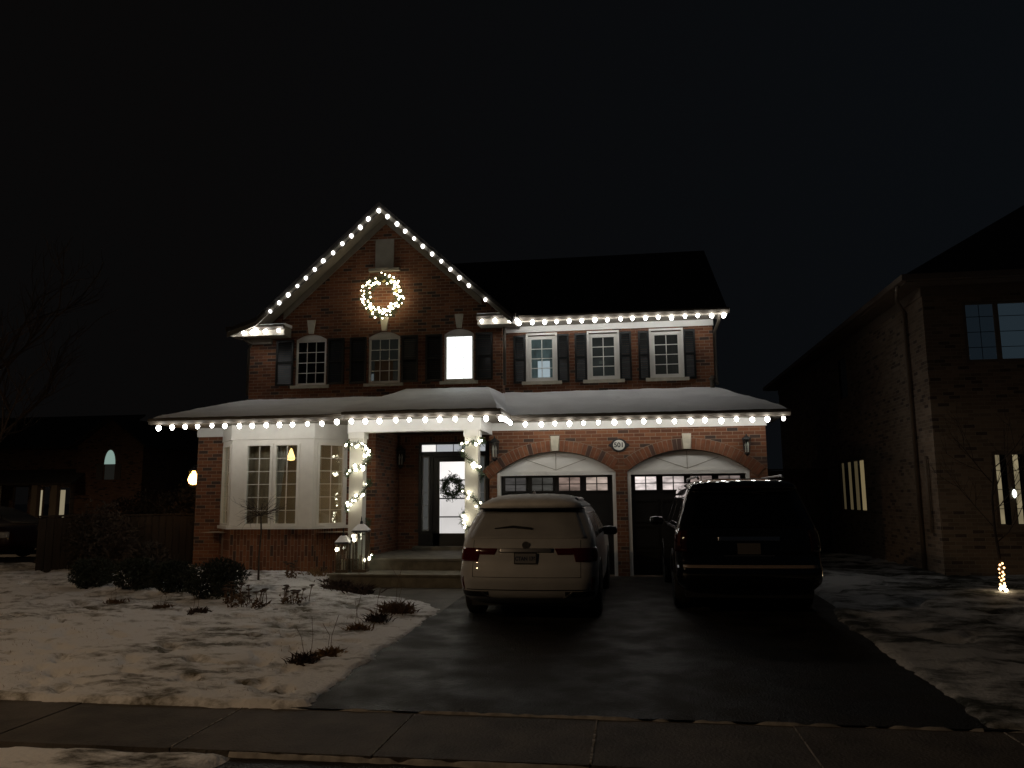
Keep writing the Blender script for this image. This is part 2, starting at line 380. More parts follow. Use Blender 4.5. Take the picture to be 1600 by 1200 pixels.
def arch_z(x, o):
    xa, xb, za, zb, rise = o
    if rise <= 0: return zb
    hw = (xb-xa)/2; R = (hw*hw+rise*rise)/(2*rise); cx = (xa+xb)/2
    return zb+math.sqrt(max(0, R*R-(x-cx)**2))-(R-rise)
def wall_open(mb, x0, x1, z0, ztop, y, d, ops, mi=0):
    """front wall in the plane y, with openings (xa,xb,za,zb,rise) that have reveals of depth d. ztop: number or function"""
    zt = ztop if callable(ztop) else (lambda x: ztop)
    xs = {x0, x1}
    for o in ops:
        n = 16 if o[4] > 0 else 1
        xs |= {o[0]+(o[1]-o[0])*i/n for i in range(n+1)}
    if callable(ztop): xs |= set(lin(x0, x1, .25)); xs |= {x for x in (getattr(ztop, 'knots', ()))}
    xs = sorted(xs)
    for a, b in zip(xs, xs[1:]):
        if b-a < 1e-6: continue
        c = (a+b)/2; o = next((o for o in ops if o[0] < c < o[1]), None)
        if o is None:
            mb.add([(a, y, z0), (b, y, z0), (b, y, zt(b)), (a, y, zt(a))], [(0, 1, 2, 3)], mi)
        else:
            if o[2] > z0+1e-4: mb.add([(a, y, z0), (b, y, z0), (b, y, o[2]), (a, y, o[2])], [(0, 1, 2, 3)], mi)
            za, zb = arch_z(a, o), arch_z(b, o)
            mb.add([(a, y, za), (b, y, zb), (b, y, zt(b)), (a, y, zt(a))], [(0, 1, 2, 3)], mi)
            mb.add([(a, y, za), (a, y+d, za), (b, y+d, zb), (b, y, zb)], [(0, 1, 2, 3)], mi)
    for o in ops:
        for x in (o[0], o[1]): mb.add([(x, y, o[2]), (x, y+d, o[2]), (x, y+d, o[3]), (x, y, o[3])], [(0, 1, 2, 3)], mi)
        if o[2] > z0+1e-4: mb.add([(o[0], y, o[2]), (o[1], y, o[2]), (o[1], y+d, o[2]), (o[0], y+d, o[2])], [(0, 1, 2, 3)], mi)

GW = [(-7.70, -6.94, 4.19, 5.27, .13), (-5.92, -5.16, 4.19, 5.27, .13), (-4.12, -3.42, 4.19, 5.27, .13)]
RW = [(-2.25, -1.59, 4.18, 5.25, 0), (-.85, -.18, 4.18, 5.25, 0), (.55, 1.24, 4.18, 5.25, 0)]
GD = [(-2.71, -.28, 0, 2.06, .42), (-.05, 2.34, 0, 2.06, .42)]
APX, APZ = -5.54, 8.33
def rake(x):   # top line of the gable roof
    if x >= APX: return APZ-.905*(x-APX)
    if x >= -8.45: return APZ-.895*(APX-x)
    return APZ-.895*(APX+8.45)-.34*(-8.45-x)
# lower storey
wl = MB()
wall_open(wl, -2.86, 2.68, -.1, 3.06, 0, .16, GD)
wl.add([(2.68, 0, -.1), (2.68, 11, -.1), (2.68, 11, 3.06), (2.68, 0, 3.06)], [(0, 1, 2, 3)])
wl.add([(-2.86, 0, -.1), (-2.86, 1.4, -.1), (-2.86, 1.4, 3.06), (-2.86, 0, 3.06)], [(0, 1, 2, 3)])
wall_open(wl, -5.21, -2.86, -.1, 3.0, 1.4, .05, [(-4.74, -3.12, .42, 2.82, 0)])
wl.add([(-5.21, -.3, -.1), (-5.21, 1.4, -.1), (-5.21, 1.4, 3.0), (-5.21, -.3, 3.0)], [(0, 1, 2, 3)])
wl.add([(-5.21, -.3, -.1), (-5.82, -.3, -.1), (-5.82, -.3, 3.0), (-5.21, -.3, 3.0)], [(0, 1, 2, 3)])
wl.add([(-9.18, -.3, -.1), (-8.60, -.3, -.1), (-8.60, -.3, 3.0), (-9.18, -.3, 3.0)], [(0, 1, 2, 3)])
wl.add([(-9.18, -.3, -.1), (-9.18, 11, -.1), (-9.18, 11, 3.0), (-9.18, -.3, 3.0)], [(0, 1, 2, 3)])
wl.add([(-9.18, 11, -.1), (2.68, 11, -.1), (2.68, 11, 3.0), (-9.18, 11, 3.0)], [(0, 1, 2, 3)])
wl.build("lower_wall", M['brick'], H)
BAY = [(-8.60, -.3), (-8.10, -.85), (-6.33, -.85), (-5.82, -.3)]
bb = MB(); bb.prism(BAY, 'z', -.1, .965); bb.build("bay_base", M['soldier'], H)
# header of upright bricks above the front door and along the porch wall
MB().box(-5.205, -2.87, 1.383, 1.399, 2.83, 2.95).build("brick_header", M['soldier'], H)
# upper storey
wu = MB()
ztg = lambda x: rake(x)-.16
ztg.__dict__['knots'] = (APX, -8.45)
wall_open(wu, -8.84, -2.77, 3.3, ztg, 1.2, .12, GW)
wall_open(wu, -2.77, 1.92, 3.3, 5.62, 1.6, .12, RW)
wu.add([(-2.77, 1.2, 3.3), (-2.77, 1.6, 3.3), (-2.77, 1.6, 5.6), (-2.77, 1.2, 5.6)], [(0, 1, 2, 3)])
wu.add([(-8.84, 1.2, 3.3), (-8.84, 10, 3.3), (-8.84, 10, 5.4), (-8.84, 1.2, 5.4)], [(0, 1, 2, 3)])
wu.add([(1.92, 1.6, 3.3), (1.92, 9.6, 3.3), (1.92, 9.6, 5.5), (1.92, 5.4, 8.08), (1.92, 1.6, 5.5)], [(0, 1, 2, 3, 4)])
wu.add([(-8.84, 10, 3.3), (1.92, 9.6, 3.3), (1.92, 9.6, 5.4), (-8.84, 10, 5.4)], [(0, 1, 2, 3)])
wu.build("upper_wall", M['brick'], H)

# --- roofs
ro = MB()
fr, bk = .62, 10.4
for pts in ([(APX, APZ), (-2.42, rake(-2.42))], [(APX, APZ), (-8.45, rake(-8.45))], [(-8.45, rake(-8.45)), (-9.16, rake(-9.16))]):
    (xa, za), (xb, zb) = pts; yb = 5.4 if xb > APX else bk
    ro.slab([(xa, fr, za), (xb, fr, zb), (xb, yb, zb), (xa, yb, za)], -.09, 0)
ro.slab([(-2.5, 1.12, 5.60), (2.2, 1.12, 5.60), (2.2, 5.4, 8.25), (-5.5, 5.4, 8.25), (-5.5, 1.5, 5.84)], -.08, -.003)
ro.slab([(-9.1, 9.9, 5.45), (2.2, 9.9, 5.45), (2.2, 5.4, 8.25), (-9.1, 5.4, 8.25)], -.08, 0)
ro.build("roof", M['shingle'], H)
ZE = 3.19
LR = [
    [(-9.50, -1.48, ZE), (-5.42, -1.48, ZE), (-5.42, 1.22, 3.84), (-8.86, 1.22, 3.84)],
    [(-9.50, -1.48, ZE), (-8.86, 1.22, 3.84), (-8.86, 10, 3.84), (-9.50, 10, ZE)],
]
LRP = [  # projecting porch part
    [(-5.45, -1.68, ZE+.02), (-2.42, -1.68, ZE+.02), (-3.10, 1.21, 3.99), (-5.00, 1.21, 3.99)],
    [(-2.42, -1.68, ZE+.02), (-2.42, -.40, ZE+.02), (-2.80, 1.58, 3.92), (-3.10, 1.21, 3.99)],
    [(-5.45, -1.68, ZE+.02), (-5.00, 1.21, 3.99), (-5.44, 1.21, 3.85)],
]
LRG = [
    [(-2.42, -.48, ZE), (3.02, -.48, ZE), (1.93, 1.62, 3.90), (-2.80, 1.62, 3.90)],
    [(3.02, -.48, ZE), (3.02, 10, ZE), (1.93, 10, 3.90), (1.93, 1.62, 3.90)],
]
lr = MB()
for q in LR+LRP+LRG: lr.slab(q, *((-.06, -.004) if q is not LRP[1] else (-.17, -.12)))
lr.build("porch_roof", M['shingle'], H)
def snow_sheet(quads, name, seed, bare=None):
    mb = MB()
    for q in quads:
        P = [Vector(p) for p in q]
        if len(P) == 3: P = [P[0], P[0], P[1], P[2]]
        nu = max(2, int((P[1]-P[0]).length/.12)); nv = max(2, int((P[3]-P[0]).length/.12))
        nu = max(nu, int((P[2]-P[3]).length/.12))
        o = len(mb.v)
        for j in range(nv+1):
            for i in range(nu+1):
                u, v = i/nu, j/nv
                p = (P[0]*(1-u)+P[1]*u)*(1-v)+(P[3]*(1-u)+P[2]*u)*v
                h = .050+.020*nz(p.x, p.y, 1.7, seed)+.010*nz(p.x, p.y, 6, seed)
                if j == 0: h = .012+.012*nz(p.x, p.y, 5, seed)
                if j == 1: h *= .8
                if bare:
                    for (bx, by, br) in bare:
                        dd = math.hypot((p.x-bx)/br[0], (p.y-by)/br[1])+.35*nz(p.x, p.y, 5, 3)
                        if dd < 1.1: h = min(h, -.02+.07*sm(dd-.3))
                mb.v.append((p.x, p.y-(.02 if j == 0 else 0), p.z+h))
        for j in range(nv):
            for i in range(nu):
                a = o+j*(nu+1)+i; mb.f.append((a, a+1, a+nu+2, a+nu+1)); mb.mi.append(0)
    return mb.build(name, M['snow'], H, smooth=True)
snow_sheet(LR, "roof_snow", 31)
snow_sheet(LRP, "roof_snow", 32)
snow_sheet(LRG, "roof_snow", 33, bare=[(1.98, .75, (.30, .16)), (-.3, .72, (.09, .14))])

# --- gutters, soffits, frieze boards
def gutter(name, pts, z0, h=.115, w=.10, parent=H):
    """a K-profile gutter along pts [(x,y)...]; offset to the outside is -y or +x"""
    mb = MB()
    for (xa, ya), (xb, yb) in zip(pts, pts[1:]):
        if abs(yb-ya) < 1e-6: mb.prism([(ya, z0), (ya-w*.65, z0), (ya-w, z0+h*.55), (ya-w, z0+h), (ya, z0+h)], 'x', min(xa, xb), max(xa, xb))
        else: mb.prism([(xa, z0), (xa+w*.65, z0), (xa+w, z0+h*.55), (xa+w, z0+h), (xa, z0+h)], 'y', min(ya, yb)+.001, max(ya, yb)-.001)
    return mb.build(name, M['gutter'], parent)
gutter("gutter", [(-9.55, -1.48), (-5.40, -1.48)], 3.07)
gutter("gutter", [(-5.42, -1.68), (-2.33, -1.68)], 3.085)
gutter("gutter", [(-2.42, -1.68), (-2.42, -.50)], 3.085)
gutter("gutter", [(-2.32, -.48), (3.07, -.48)], 3.07)
gutter("gutter", [(-2.36, 1.12), (2.24, 1.12)], 5.50, .10)
gutter("gutter", [(-9.22, .80), (-7.80, .80)], 5.46, .09)
gutter("gutter", [(-3.28, .80), (-2.40, .80)], 5.50, .09)
so = MB()
so.box(-9.52, -5.42, -1.478, -.30, 3.092, 3.118); so.box(-5.42, -2.44, -1.678, 1.4, 3.092, 3.118)
so.box(-2.44, 3.02, -.478, 0.0, 3.092, 3.118); so.box(2.68, 3.02, 0.0, 10, 3.092, 3.118); so.box(-9.52, -9.18, -.3, 10, 3.092, 3.118)
so.box(-2.44, 2.2, 1.12, 1.6, 5.472, 5.498)
so.build("soffit", mat("soffit_paint", (.34, .31, .26), .7), H)
class FZ:
    def box(s, *a): MB().box(*a).build("frieze_board", M['frieze'], H)
fz = FZ()
fz.box(-2.84, 2.70, -.025, -.002, 2.93, 3.090)
fz.box(-9.20, -8.58, -.325, -.302, 2.90, 3.090); fz.box(-5.84, -5.46, -.325, -.302, 2.90, 3.090)
fz.box(-5.46, -2.80, -1.28, -1.02, 2.85, 3.090)         # porch beam
fz.box(-3.06, -2.80, -1.018, -.004, 2.85, 3.090)        # beam back to the garage wall
fz.box(-2.77, 1.94, 1.575, 1.598, 5.33, 5.468)
# gable trim: rake fascia, soffit and frieze board, peak filler
rk = MB()
def band(xa, xb, o0, o1, y0, y1, mb):
    mb.prism([(xa, rake(xa)+o0), (xb, rake(xb)+o0), (xb, rake(xb)+o1), (xa, rake(xa)+o1)], 'y', y0, y1)
for xa, xb in ((-9.14, -8.45), (-8.45, APX), (APX, -2.44)):
    band(xa, xb, -.20, -.093, .63, .66, rk); band(xa, xb, -.15, -.115, .662, 1.17, rk)
for xa, xb in ((-8.02, APX), (APX, -3.25)): band(xa, xb, -.33, -.152, 1.172, 1.197, rk)
rk.prism([(-5.98, rake(-5.98)-.32), (-5.10, rake(-5.10)-.32), (-5.28, 7.60), (-5.80, 7.60)], 'y', 1.150, 1.171)
rk.build("gable_trim", M['panel'], H)
gp = MB(); gp.box(-5.77, -5.33, 1.140, 1.198, 6.90, 7.598); gp.box(-5.92, -5.18, 1.10, 1.198, 6.83, 6.898); gp.build("gable_panel", M['panel'], H)
class RB:
    def box(s, *a): MB().box(*a).build("eave_return", M['panel'], H)
rb = RB()
rb.box(-9.12, -7.82, .802, 1.197, 5.33, 5.545); rb.box(-3.26, -2.42, .802, 1.197, 5.38, 5.585)
rb.box(-8.86, -8.28, 1.12, 1.196, 5.20, 5.329)
for xa, xb, z in ((-8.62, -7.80, 5.555), (-3.26, -2.62, 5.595)):
    q = MB(); q.prism([(.72, z), (.70, z+.02), (.80, z+.05), (1.19, z+.07), (1.19, z)], 'x', xa, xb); q.build("return_snow", M['snow_clean'], H)

# --- downspouts
def downspout(pts, r=.035, parent=H, m=None):
    return MB().tube(pts, r, 8).build("downspout", m or M['gutter'], parent, smooth=True)
downspout([(-2.72, 1.08, 5.5), (-2.71, 1.16, 5.4), (-2.71, 1.15, 5.3), (-2.71, 1.15, 4.05)])
downspout([(-9.0, .85, 5.47), (-8.97, .95, 5.38), (-8.78, 1.14, 5.2), (-8.90, 1.26, 5.1), (-8.90, 1.26, 4.0)])
downspout([(2.02, 1.15, 5.5), (2.03, 1.30, 5.36), (1.97, 1.62, 5.2), (1.97, 1.72, 5.0), (1.97, 1.72, 4.1), (1.97, 1.5, 4.0)])
v = MB(); v.lathe((1.86, 1.52, 3.92), [(.05, 0), (.05, .16), (.075, .17), (.075, .21), (.02, .25)], 10); v.build("roof_vent", M['gutter'], H)

# --- windows
def ring_frame(mb, x0, x1, z0, z1, y0, y1, t, sill=None):
    mb.box(x0, x1, y0, y1, z0, z0+t); mb.box(x0, x1, y0, y1, z1-t, z1)
    mb.box(x0, x0+t, y0, y1, z0+t, z1-t); mb.box(x1-t, x1, y0, y1, z0+t, z1-t)
def window(o, y, cols, rows, pane, t=.05, fm=None, tm=.016, parent=H, deep=.05):
    xa, xb, za, zb, rise = o
    f = MB(); ring_frame(f, xa+.004, xb-.004, za+.004, zb-(.0 if rise else .004), y+.035, y+.035+deep, t)
    if rise:
        n = 14; top = [(xa+.004+(xb-xa-.008)*i/n, arch_z(xa+.004+(xb-xa-.008)*i/n, o)-.005) for i in range(n+1)]
        f.prism([(xb-.004, zb+.001), *top[::-1], (xa+.004, zb+.001)], 'y', y+.022, y+.080)
    gx0, gx1, gz0, gz1 = xa+t, xb-t, za+t, zb-t
    for i in range(1, cols):
        x = gx0+(gx1-gx0)*i/cols; f.box(x-tm/2, x+tm/2, y+.045, y+.060, gz0, gz1)
    for j in range(1, rows):
        z = gz0+(gz1-gz0)*j/rows; f.box(gx0, gx1, y+.0465, y+.0585, z-tm/2, z+tm/2)
    w = f.build("window", fm or M['white'], parent)
    MB().box(gx0-.005, gx1+.005, y+.064, y+.068, gz0-.005, gz1+.005).build("pane", pane, w)
    return w
for i, o in enumerate(GW):
    w_ = window(o, 1.2, 3, 4, [M['glassd'], M['glass_grey'], M['glass_lit']][i], tm=.006 if i == 2 else .016)
    if i == 0: w_["label"] = "dark window"
    if i == 1:
        MB().box(-5.78, -5.34, 1.262, 1.2638, 4.26, 4.72).build("blind", mat("tan_card", (.13, .085, .05), .8, var=.1), w_)
        MB().box(-5.86, -5.80, 1.262, 1.2638, 4.26, 4.42).build("pale_bottle", emat("pale_glow", (.6, .75, .8), .09), w_)
    if i == 2: w_["label"] = "window lit bright white from inside"
    sl = MB(); sl.box(o[0]-.09, o[1]+.09, 1.145, 1.199, o[2]-.075, o[2]-.005); sl.build("sill", M['stone'], w_)
    k = MB(); cx = (o[0]+o[1])/2+.005; zt = o[3]+o[4]+.012
    k.prism([(cx-.055, zt), (cx+.055, zt), (cx+.10, zt+.32), (cx-.10, zt+.32)], 'y', 1.15, 1.198); k.build("keystone", M['stone'], H)
for i, o in enumerate(RW):
    w_ = window(o, 1.6, 2, 4, [M['glass_teal'], M['glass_dim'], M['glass_grey']][i], t=.085, deep=.03)
    fr_ = MB(); ring_frame(fr_, o[0]-.03, o[1]+.03, o[2]-.0, o[3]+.05, 1.570, 1.598, .045)
    fr_.build("casing", M['white'], w_)
    sl = MB(); sl.box(o[0]-.13, o[1]+.13, 1.545, 1.599, o[2]-.075, o[2]-.002); sl.build("sill", M['stone'], w_)
    if i == 0: MB().box(-2.02, -1.74, 1.661, 1.6628, 4.28, 4.66).build("lit_doorway", emat("far_room", (.75, .92, 1.0), .40), w_)
    if i == 1: MB().box(-.62, -.48, 1.661, 1.6628, 4.55, 4.62).build("shade", emat("faint", (.7, .8, .7), .05), w_)
    if i == 2: 
        c = MB()
        for k in range(5): c.tube([(1.02+.028*k, 1.6615, 4.28), (1.00+.02*k, 1.6615, 5.16)], .0016+.001*(k % 2), 4)
        c.build("curtain", emat("curtain_faint", (.6, .6, .5), .05), w_)
def shutter(x0, x1, z0, z1, y):
    mb = MB(); ring_frame(mb, x0, x1, z0, z1, y-.045, y-.004, .045)
    zc = (z0+z1)/2; mb.box(x0+.045, x1-.045, y-.043, y-.006, zc-.02, zc+.02)
    n = 22
    for i in range(n):
        z = z0+.05+(z1-z0-.1)*i/n
        mb.add([(x0+.045, y-.036, z), (x1-.045, y-.036, z), (x1-.045, y-.012, z+.045), (x0+.045, y-.012, z+.045)], [(0, 1, 2, 3)])
    return mb.build("shutter", M['shutter'], H)
for a, b in ((-8.17, -7.74), (-6.90, -6.50), (-6.36, -5.96), (-5.12, -4.73), (-4.55, -4.16), (-3.38, -2.99)): shutter(a, b, 4.19, 5.28, 1.2)
for a, b in ((-2.57, -2.29), (-1.555, -1.29), (-1.16, -.885), (-.145, .12), (.27, .515), (1.275, 1.53)): shutter(a, b, 4.14, 5.26, 1.6)

# --- garage doors
def garage_door(x0, x1, lit):
    y = .15
    d = MB(); zt = 2.05
    # the door: four sections of raised boards
    d.box(x0+.07, x1-.07, y+.012, y+.05, 0.02, zt-.06)
    n = 4
    for j in range(4):
        za = .05+.5*j; zb = za+.46
        if j == 3: continue
        for i in range(n):
            xa = x0+.10+(x1-x0-.2)*i/n; xb = xa+(x1-x0-.2)/n-.05
            ring_frame(d, xa, xb, za, zb, y-.004, y+.011, .05)
    g = d.build("garage_door", M['blackp'], H)
    ww = (x1-x0-.2)/4
    for i in range(4):
        xa = x0+.10+ww*i+.055; xb = xa+ww-.13; za, zb = 1.69, 1.955
        f = MB(); ring_frame(f, xa-.03, xb+.03, za-.03, zb+.03, y-.008, y+.011, .03)
        xc = (xa+xb)/2; f.box(xc-.011, xc+.011, y-.006, y+.010, za, zb); f.box(xa, xb, y-.0045, y+.0085, (za+zb)/2-.009, (za+zb)/2+.009)
        wf = f.build("window", M['blackp'], g)
        for (pa, pb, qa, qb, k) in ((xa, xc, za, (za+zb)/2, 0), (xc, xb, za, (za+zb)/2, 1), (xa, xc, (za+zb)/2, zb, 2), (xc, xb, (za+zb)/2, zb, 3)):
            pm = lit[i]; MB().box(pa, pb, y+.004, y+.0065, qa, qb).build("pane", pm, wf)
    hd = MB(); xc = (x0+x1)/2; hd.box(xc-.16, xc-.13, y-.03, y-.005, .95, 1.15); hd.box(xc+.13, xc+.16, y-.03, y-.005, .95, 1.15); hd.build("handle", M['black'], g)
    # white frame and arched head panel
    f = MB(); o = (x0, x1, 0, 2.06, .42)
    f.box(x0+.003, x0+.07, y-.12, y+.02, 0, 2.06); f.box(x1-.07, x1-.003, y-.12, y+.02, 0, 2.06)
    f.box(x0+.07, x1-.07, y-.10, y+.02, 2.0, 2.058)
    fr2 = f.build("garage_frame", M['frieze'], H)
    n = 20; top = [(x0+.004+(x1-x0-.008)*i/n, arch_z(x0+.004+(x1-x0-.008)*i/n, o)-.004) for i in range(n+1)]
    p = MB(); p.prism([(x1-.004, 2.061), *top[::-1], (x0+.004, 2.061)], 'y', y-.05, y+.02)
    p.box(x0+.03, x1-.03, y-.075, y-.051, 2.065, 2.105)
    pa = p.build("arch_panel", M['frieze'], H)
    r = MB()
    for xe, ze in ((xc, 2.46), (xc-.62, 2.33), (xc+.62, 2.33)):
        r.tube([(xc, y-.052, 2.11), (xe, y-.052, ze)], .007, 4)
    r.build("batten", M['panel'], pa)
    # upright-brick arch standing 1 cm proud, and keystone
    hw = (x1-x0)/2; rise = .42; R = (hw*hw+rise*rise)/(2*rise); cz = 2.06+rise-R; a0 = math.asin(hw/R)+.10
    ar = MB(); nb = 34; mo = MB(); ar2 = MB()
    def AP(a, r): return (xc+r*math.sin(a), cz+r*math.cos(a))
    for i in range(nb):
        a = -a0+2*a0*i/nb; b = a+2*a0/nb*.86
        if abs((a+b)/2) < .045: continue
        if (x0 < -1 and AP(b, R+.225)[0] > -.172) or (x0 > -1 and AP(a, R+.225)[0] < -.158): continue
        (ar if a < 0 else ar2).prism([AP(a, R+.006), AP(b, R+.006), AP(b, R+.225), AP(a, R+.225)], 'y', -.016, -.001, mi=(0 if random.random() > .12 else 1) if random.random() > .35 else 2)
    k2 = 40
    pts = [AP(-a0+2*a0*i/k2, R+.003) for i in range(k2+1)]+[AP(a0-2*a0*i/k2, R+.235) for i in range(k2+1)]
    for i in range(k2):
        if (x0 < -1 and pts[2*k2-i][0] > -.170) or (x0 > -1 and pts[2*k2+1-i][0] < -.160): continue
        mo.prism([pts[i], pts[i+1], pts[2*k2-i], pts[2*k2+1-i]], 'y', -.008, -.0005)
    bmats = [mat("arch_brick", (.18, .063, .027), .85, var=.25, vscale=9), mat("arch_brick_dark", (.07, .035, .025), .85), mat("arch_brick_light", (.215, .085, .040), .85, var=.2, vscale=9)]
    ar.build("brick_arch", bmats, H); ar2.build("brick_arch", bmats, H)
    mo.build("arch_mortar", mat("mortar", (.25, .20, .15), .9), H)
    k = MB(); k.prism([(xc-.065, 2.495), (xc+.065, 2.495), (xc+.09, 2.80), (xc-.09, 2.80)], 'y', -.05, -.002); k.build("keystone", M['stone'], H)
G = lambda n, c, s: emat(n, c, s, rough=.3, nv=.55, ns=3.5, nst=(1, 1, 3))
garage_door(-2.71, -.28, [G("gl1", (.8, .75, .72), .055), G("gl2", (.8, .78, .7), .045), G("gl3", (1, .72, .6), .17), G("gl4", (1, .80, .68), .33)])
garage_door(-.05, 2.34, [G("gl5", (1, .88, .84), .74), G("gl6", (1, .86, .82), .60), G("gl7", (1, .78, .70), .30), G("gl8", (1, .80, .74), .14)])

# --- bay window (white panelled, canted)
by = MB()
by.prism([(-8.62, -.30), (-8.12, -.87), (-6.31, -.87), (-5.80, -.30)], 'z', 2.78, 3.088)       # head
by.prism([(-8.66, -.30), (-8.13, -.91), (-6.30, -.91), (-5.76, -.30)], 'z', .967, 1.03)       # sill board
def seg_box(mb, p, q, ta, tb, z0, z1, d0, d1):
    """box along plan segment p->q between fractions (metres) ta..tb, offset d0..d1 inwards"""
    p, q = Vector((*p, 0)), Vector((*q, 0)); d = (q-p).normalized(); n = Vector((-d.y, d.x, 0))
    a, b = p+d*ta, p+d*tb
    mb.prism([tuple((a+n*d0)[:2]), tuple((b+n*d0)[:2]), tuple((b+n*d1)[:2]), tuple((a+n*d1)[:2])], 'z', z0, z1)
segs = [((-8.60, -.30), (-8.10, -.85)), ((-8.10, -.85), (-6.33, -.85)), ((-6.33, -.85), (-5.82, -.30))]
LEN = [(Vector(q)-Vector(p)).length for p, q in segs]
for (p, q), L, gl in zip(segs, LEN, ([(.07, .66)], [(.305, .885), (.925, 1.465)], [(.09, .70)])):
    edges = [0]+[e for g in gl for e in g]+[L]
    for a, b in zip(edges[::2], edges[1::2]): seg_box(by, p, q, a, b, 1.03, 2.78, 0, .08)
    for a, b in gl: seg_box(by, p, q, a, b, 2.70, 2.779, .0, .08)
bayo = by.build("bay_window", M['white'], H)
bi = 0
for (p, q), L, gl in zip(segs, LEN, ([(.07, .66)], [(.305, .885), (.925, 1.465)], [(.09, .70)])):
    for a, b in gl:
        f = MB(); t = .045; z0, z1 = 1.032, 2.698
        seg_box(f, p, q, a-.01, a+t, z0, z1, -.02, .05); seg_box(f, p, q, b-t, b+.01, z0, z1, -.02, .05)
        seg_box(f, p, q, a+t, b-t, z0, z0+t, -.018, .05); seg_box(f, p, q, a+t, b-t, z1-t, z1, -.018, .05)
        c = (a+b)/2; seg_box(f, p, q, c-.006, c+.006, z0+t, z1-t, .012, .024)
        for j in range(1, 6):
            z = z0+t+(z1-z0-2*t)*j/6; seg_box(f, p, q, a+t, b-t, z-.006, z+.006, .0135, .0225)
        wf = f.build("sash", M['white'], bayo)
        g = MB(); seg_box(g, p, q, a+t-.004, b-t+.004, z0+t-.004, z1-t+.004, .028, .031); g.build("pane", M['glass'], bayo)
# room behind the bay window
rm = MB()
wallm = mat("room_wall", (.42, .36, .27), .8, var=.15, vscale=1)
rm.add([(-8.75, 2.6, .5), (-5.4, 2.6, .5), (-5.4, 2.6, 2.98), (-8.75, 2.6, 2.98)], [(0, 1, 2, 3)])
rm.add([(-8.75, -.2, .5), (-8.75, 2.6, .5), (-8.75, 2.6, 2.98), (-8.75, -.2, 2.98)], [(0, 1, 2, 3)])
rm.add([(-5.4, -.2, .5), (-5.4, 2.6, .5), (-5.4, 2.6, 2.98), (-5.4, -.2, 2.98)], [(0, 1, 2, 3)])
rm.add([(-8.75, -.8, .9), (-5.4, -.8, .9), (-5.4, 2.6, .9), (-8.75, 2.6, .9)], [(0, 1, 2, 3)])
rm.add([(-8.75, -.2, 2.98), (-5.4, -.2, 2.98), (-5.4, 2.6, 2.98), (-8.75, 2.6, 2.98)], [(0, 1, 2, 3)])
lr_ = rm.build("living_room", wallm, H)
MB().lathe((-6.4, .9, 2.90), [(.02, -.03), (.16, -.02), (.18, .05), (.15, .07)], 16).build("added_room_light", emat("added_room_glow", (1, .80, .55), 38.0), lr_, smooth=True)  # unseen lamp added to brighten the room behind the bay panes
def curtain(x0, x1, xt0, xt1, y, z0, z1, m, name, label, amp=.025):
    xs = 26; zs = 14; mb = MB()
    for j in range(zs+1):
        v_ = j/zs; a = x0*(1-v_**1.5)+xt0*v_**1.5; b = x1*(1-v_**1.5)+xt1*v_**1.5
        for i in range(xs+1):
            u = i/xs; mb.v.append((a+(b-a)*u, y+amp*math.sin(u*22+v_), z0+(z1-z0)*v_))
    mb.f = [(j*(xs+1)+i, j*(xs+1)+i+1, (j+1)*(xs+1)+i+1, (j+1)*(xs+1)+i) for j in range(zs) for i in range(xs)]; mb.mi = [0]*len(mb.f)
    return tag(mb.build(name, m, None, smooth=True), label, "curtain")
curtain(-7.24, -7.14, -7.24, -6.93, -.66, 1.05, 2.75, mat("sheer", (.60, .55, .48), .8), "curtain", "pale curtain gathered behind the middle post of the bay window")
curtain(-8.0, -7.28, -8.0, -7.28, -.60, 1.05, 2.75, mat("brown_curtain", (.42, .33, .23), .85), "curtain", "brown curtain filling the left half of the bay window's front pane")
pl = thing("reflected_lamp", "small warm lamp reflection in the bay window, built as a glowing lamp indoors", "lamp", (-7.15, -.10, 2.2))  # glowing shape that stands for a lamp reflected in the pane
MB().lathe((-7.15, -.10, 2.38), [(.010, .26), (.03, .22), (.06, .13), (.085, .06), (.07, .01), (.02, 0)], 12).build("reflected_lamp_shade", emat("reflected_lamp_glow", (1, .60, .20), 4.0), pl, smooth=True)
MB().tube([(-7.15, -.10, 2.66), (-7.15, -.10, 2.98)], .006, 5).build("cord", M['black'], pl)

# --- porch: columns, floor, steps, door
for x0, x1 in ((-5.455, -5.12), (-3.15, -2.83)):
    c = MB(); c.box(x0+.03, x1-.03, -1.25, -1.03, .42, 2.849)
    c.box(x0, x1, -1.28, -1.00, 2.62, 2.70) if False else None
    c.box(x0+.005, x1-.005, -1.275, -1.005, .421, .56); c.box(x0+.008, x1-.008, -1.272, -1.008, 2.73, 2.848)
    c.build("porch_column", M['white'], H)
st = MB()
st.box(-5.21, -2.87, -1.17, 1.399, -.05, .38); st.box(-5.47, -5.08, -1.30, -.9, -.05, .379)
st.build("porch_floor", M['concrete'], H)
sn = MB(); sn.box(-5.22, -2.86, -1.215, 1.39, .381, .42); sn.build("porch_slab", M['concrete'], H)
st = MB(); st.box(-5.50, -2.86, -1.98, -1.171, -.06, .165); st.box(-5.53, -2.84, -2.02, -1.172, .166, .20); st.build("step", M['concrete'], H)
MB().box(-4.80, -3.06, 1.08, 1.398, .421, .50).build("door_sill", M['concrete'], H)
dr = MB(); y = 1.34
dr.box(-4.735, -3.125, y+.03, y+.09, .505, .78)                       # bottom rail zone of the frame
dr.box(-4.735, -4.665, y, y+.09, .781, 2.815); dr.box(-3.195, -3.125, y, y+.09, .781, 2.815)
dr.box(-4.664, -3.196, y, y+.09, 2.76, 2.815); dr.box(-4.664, -3.196, y-.01, y+.09, 2.50, 2.60)
dr.box(-4.48, -4.40, y, y+.09, .781, 2.499); dr.box(-3.46, -3.38, y, y+.09, .781, 2.499)
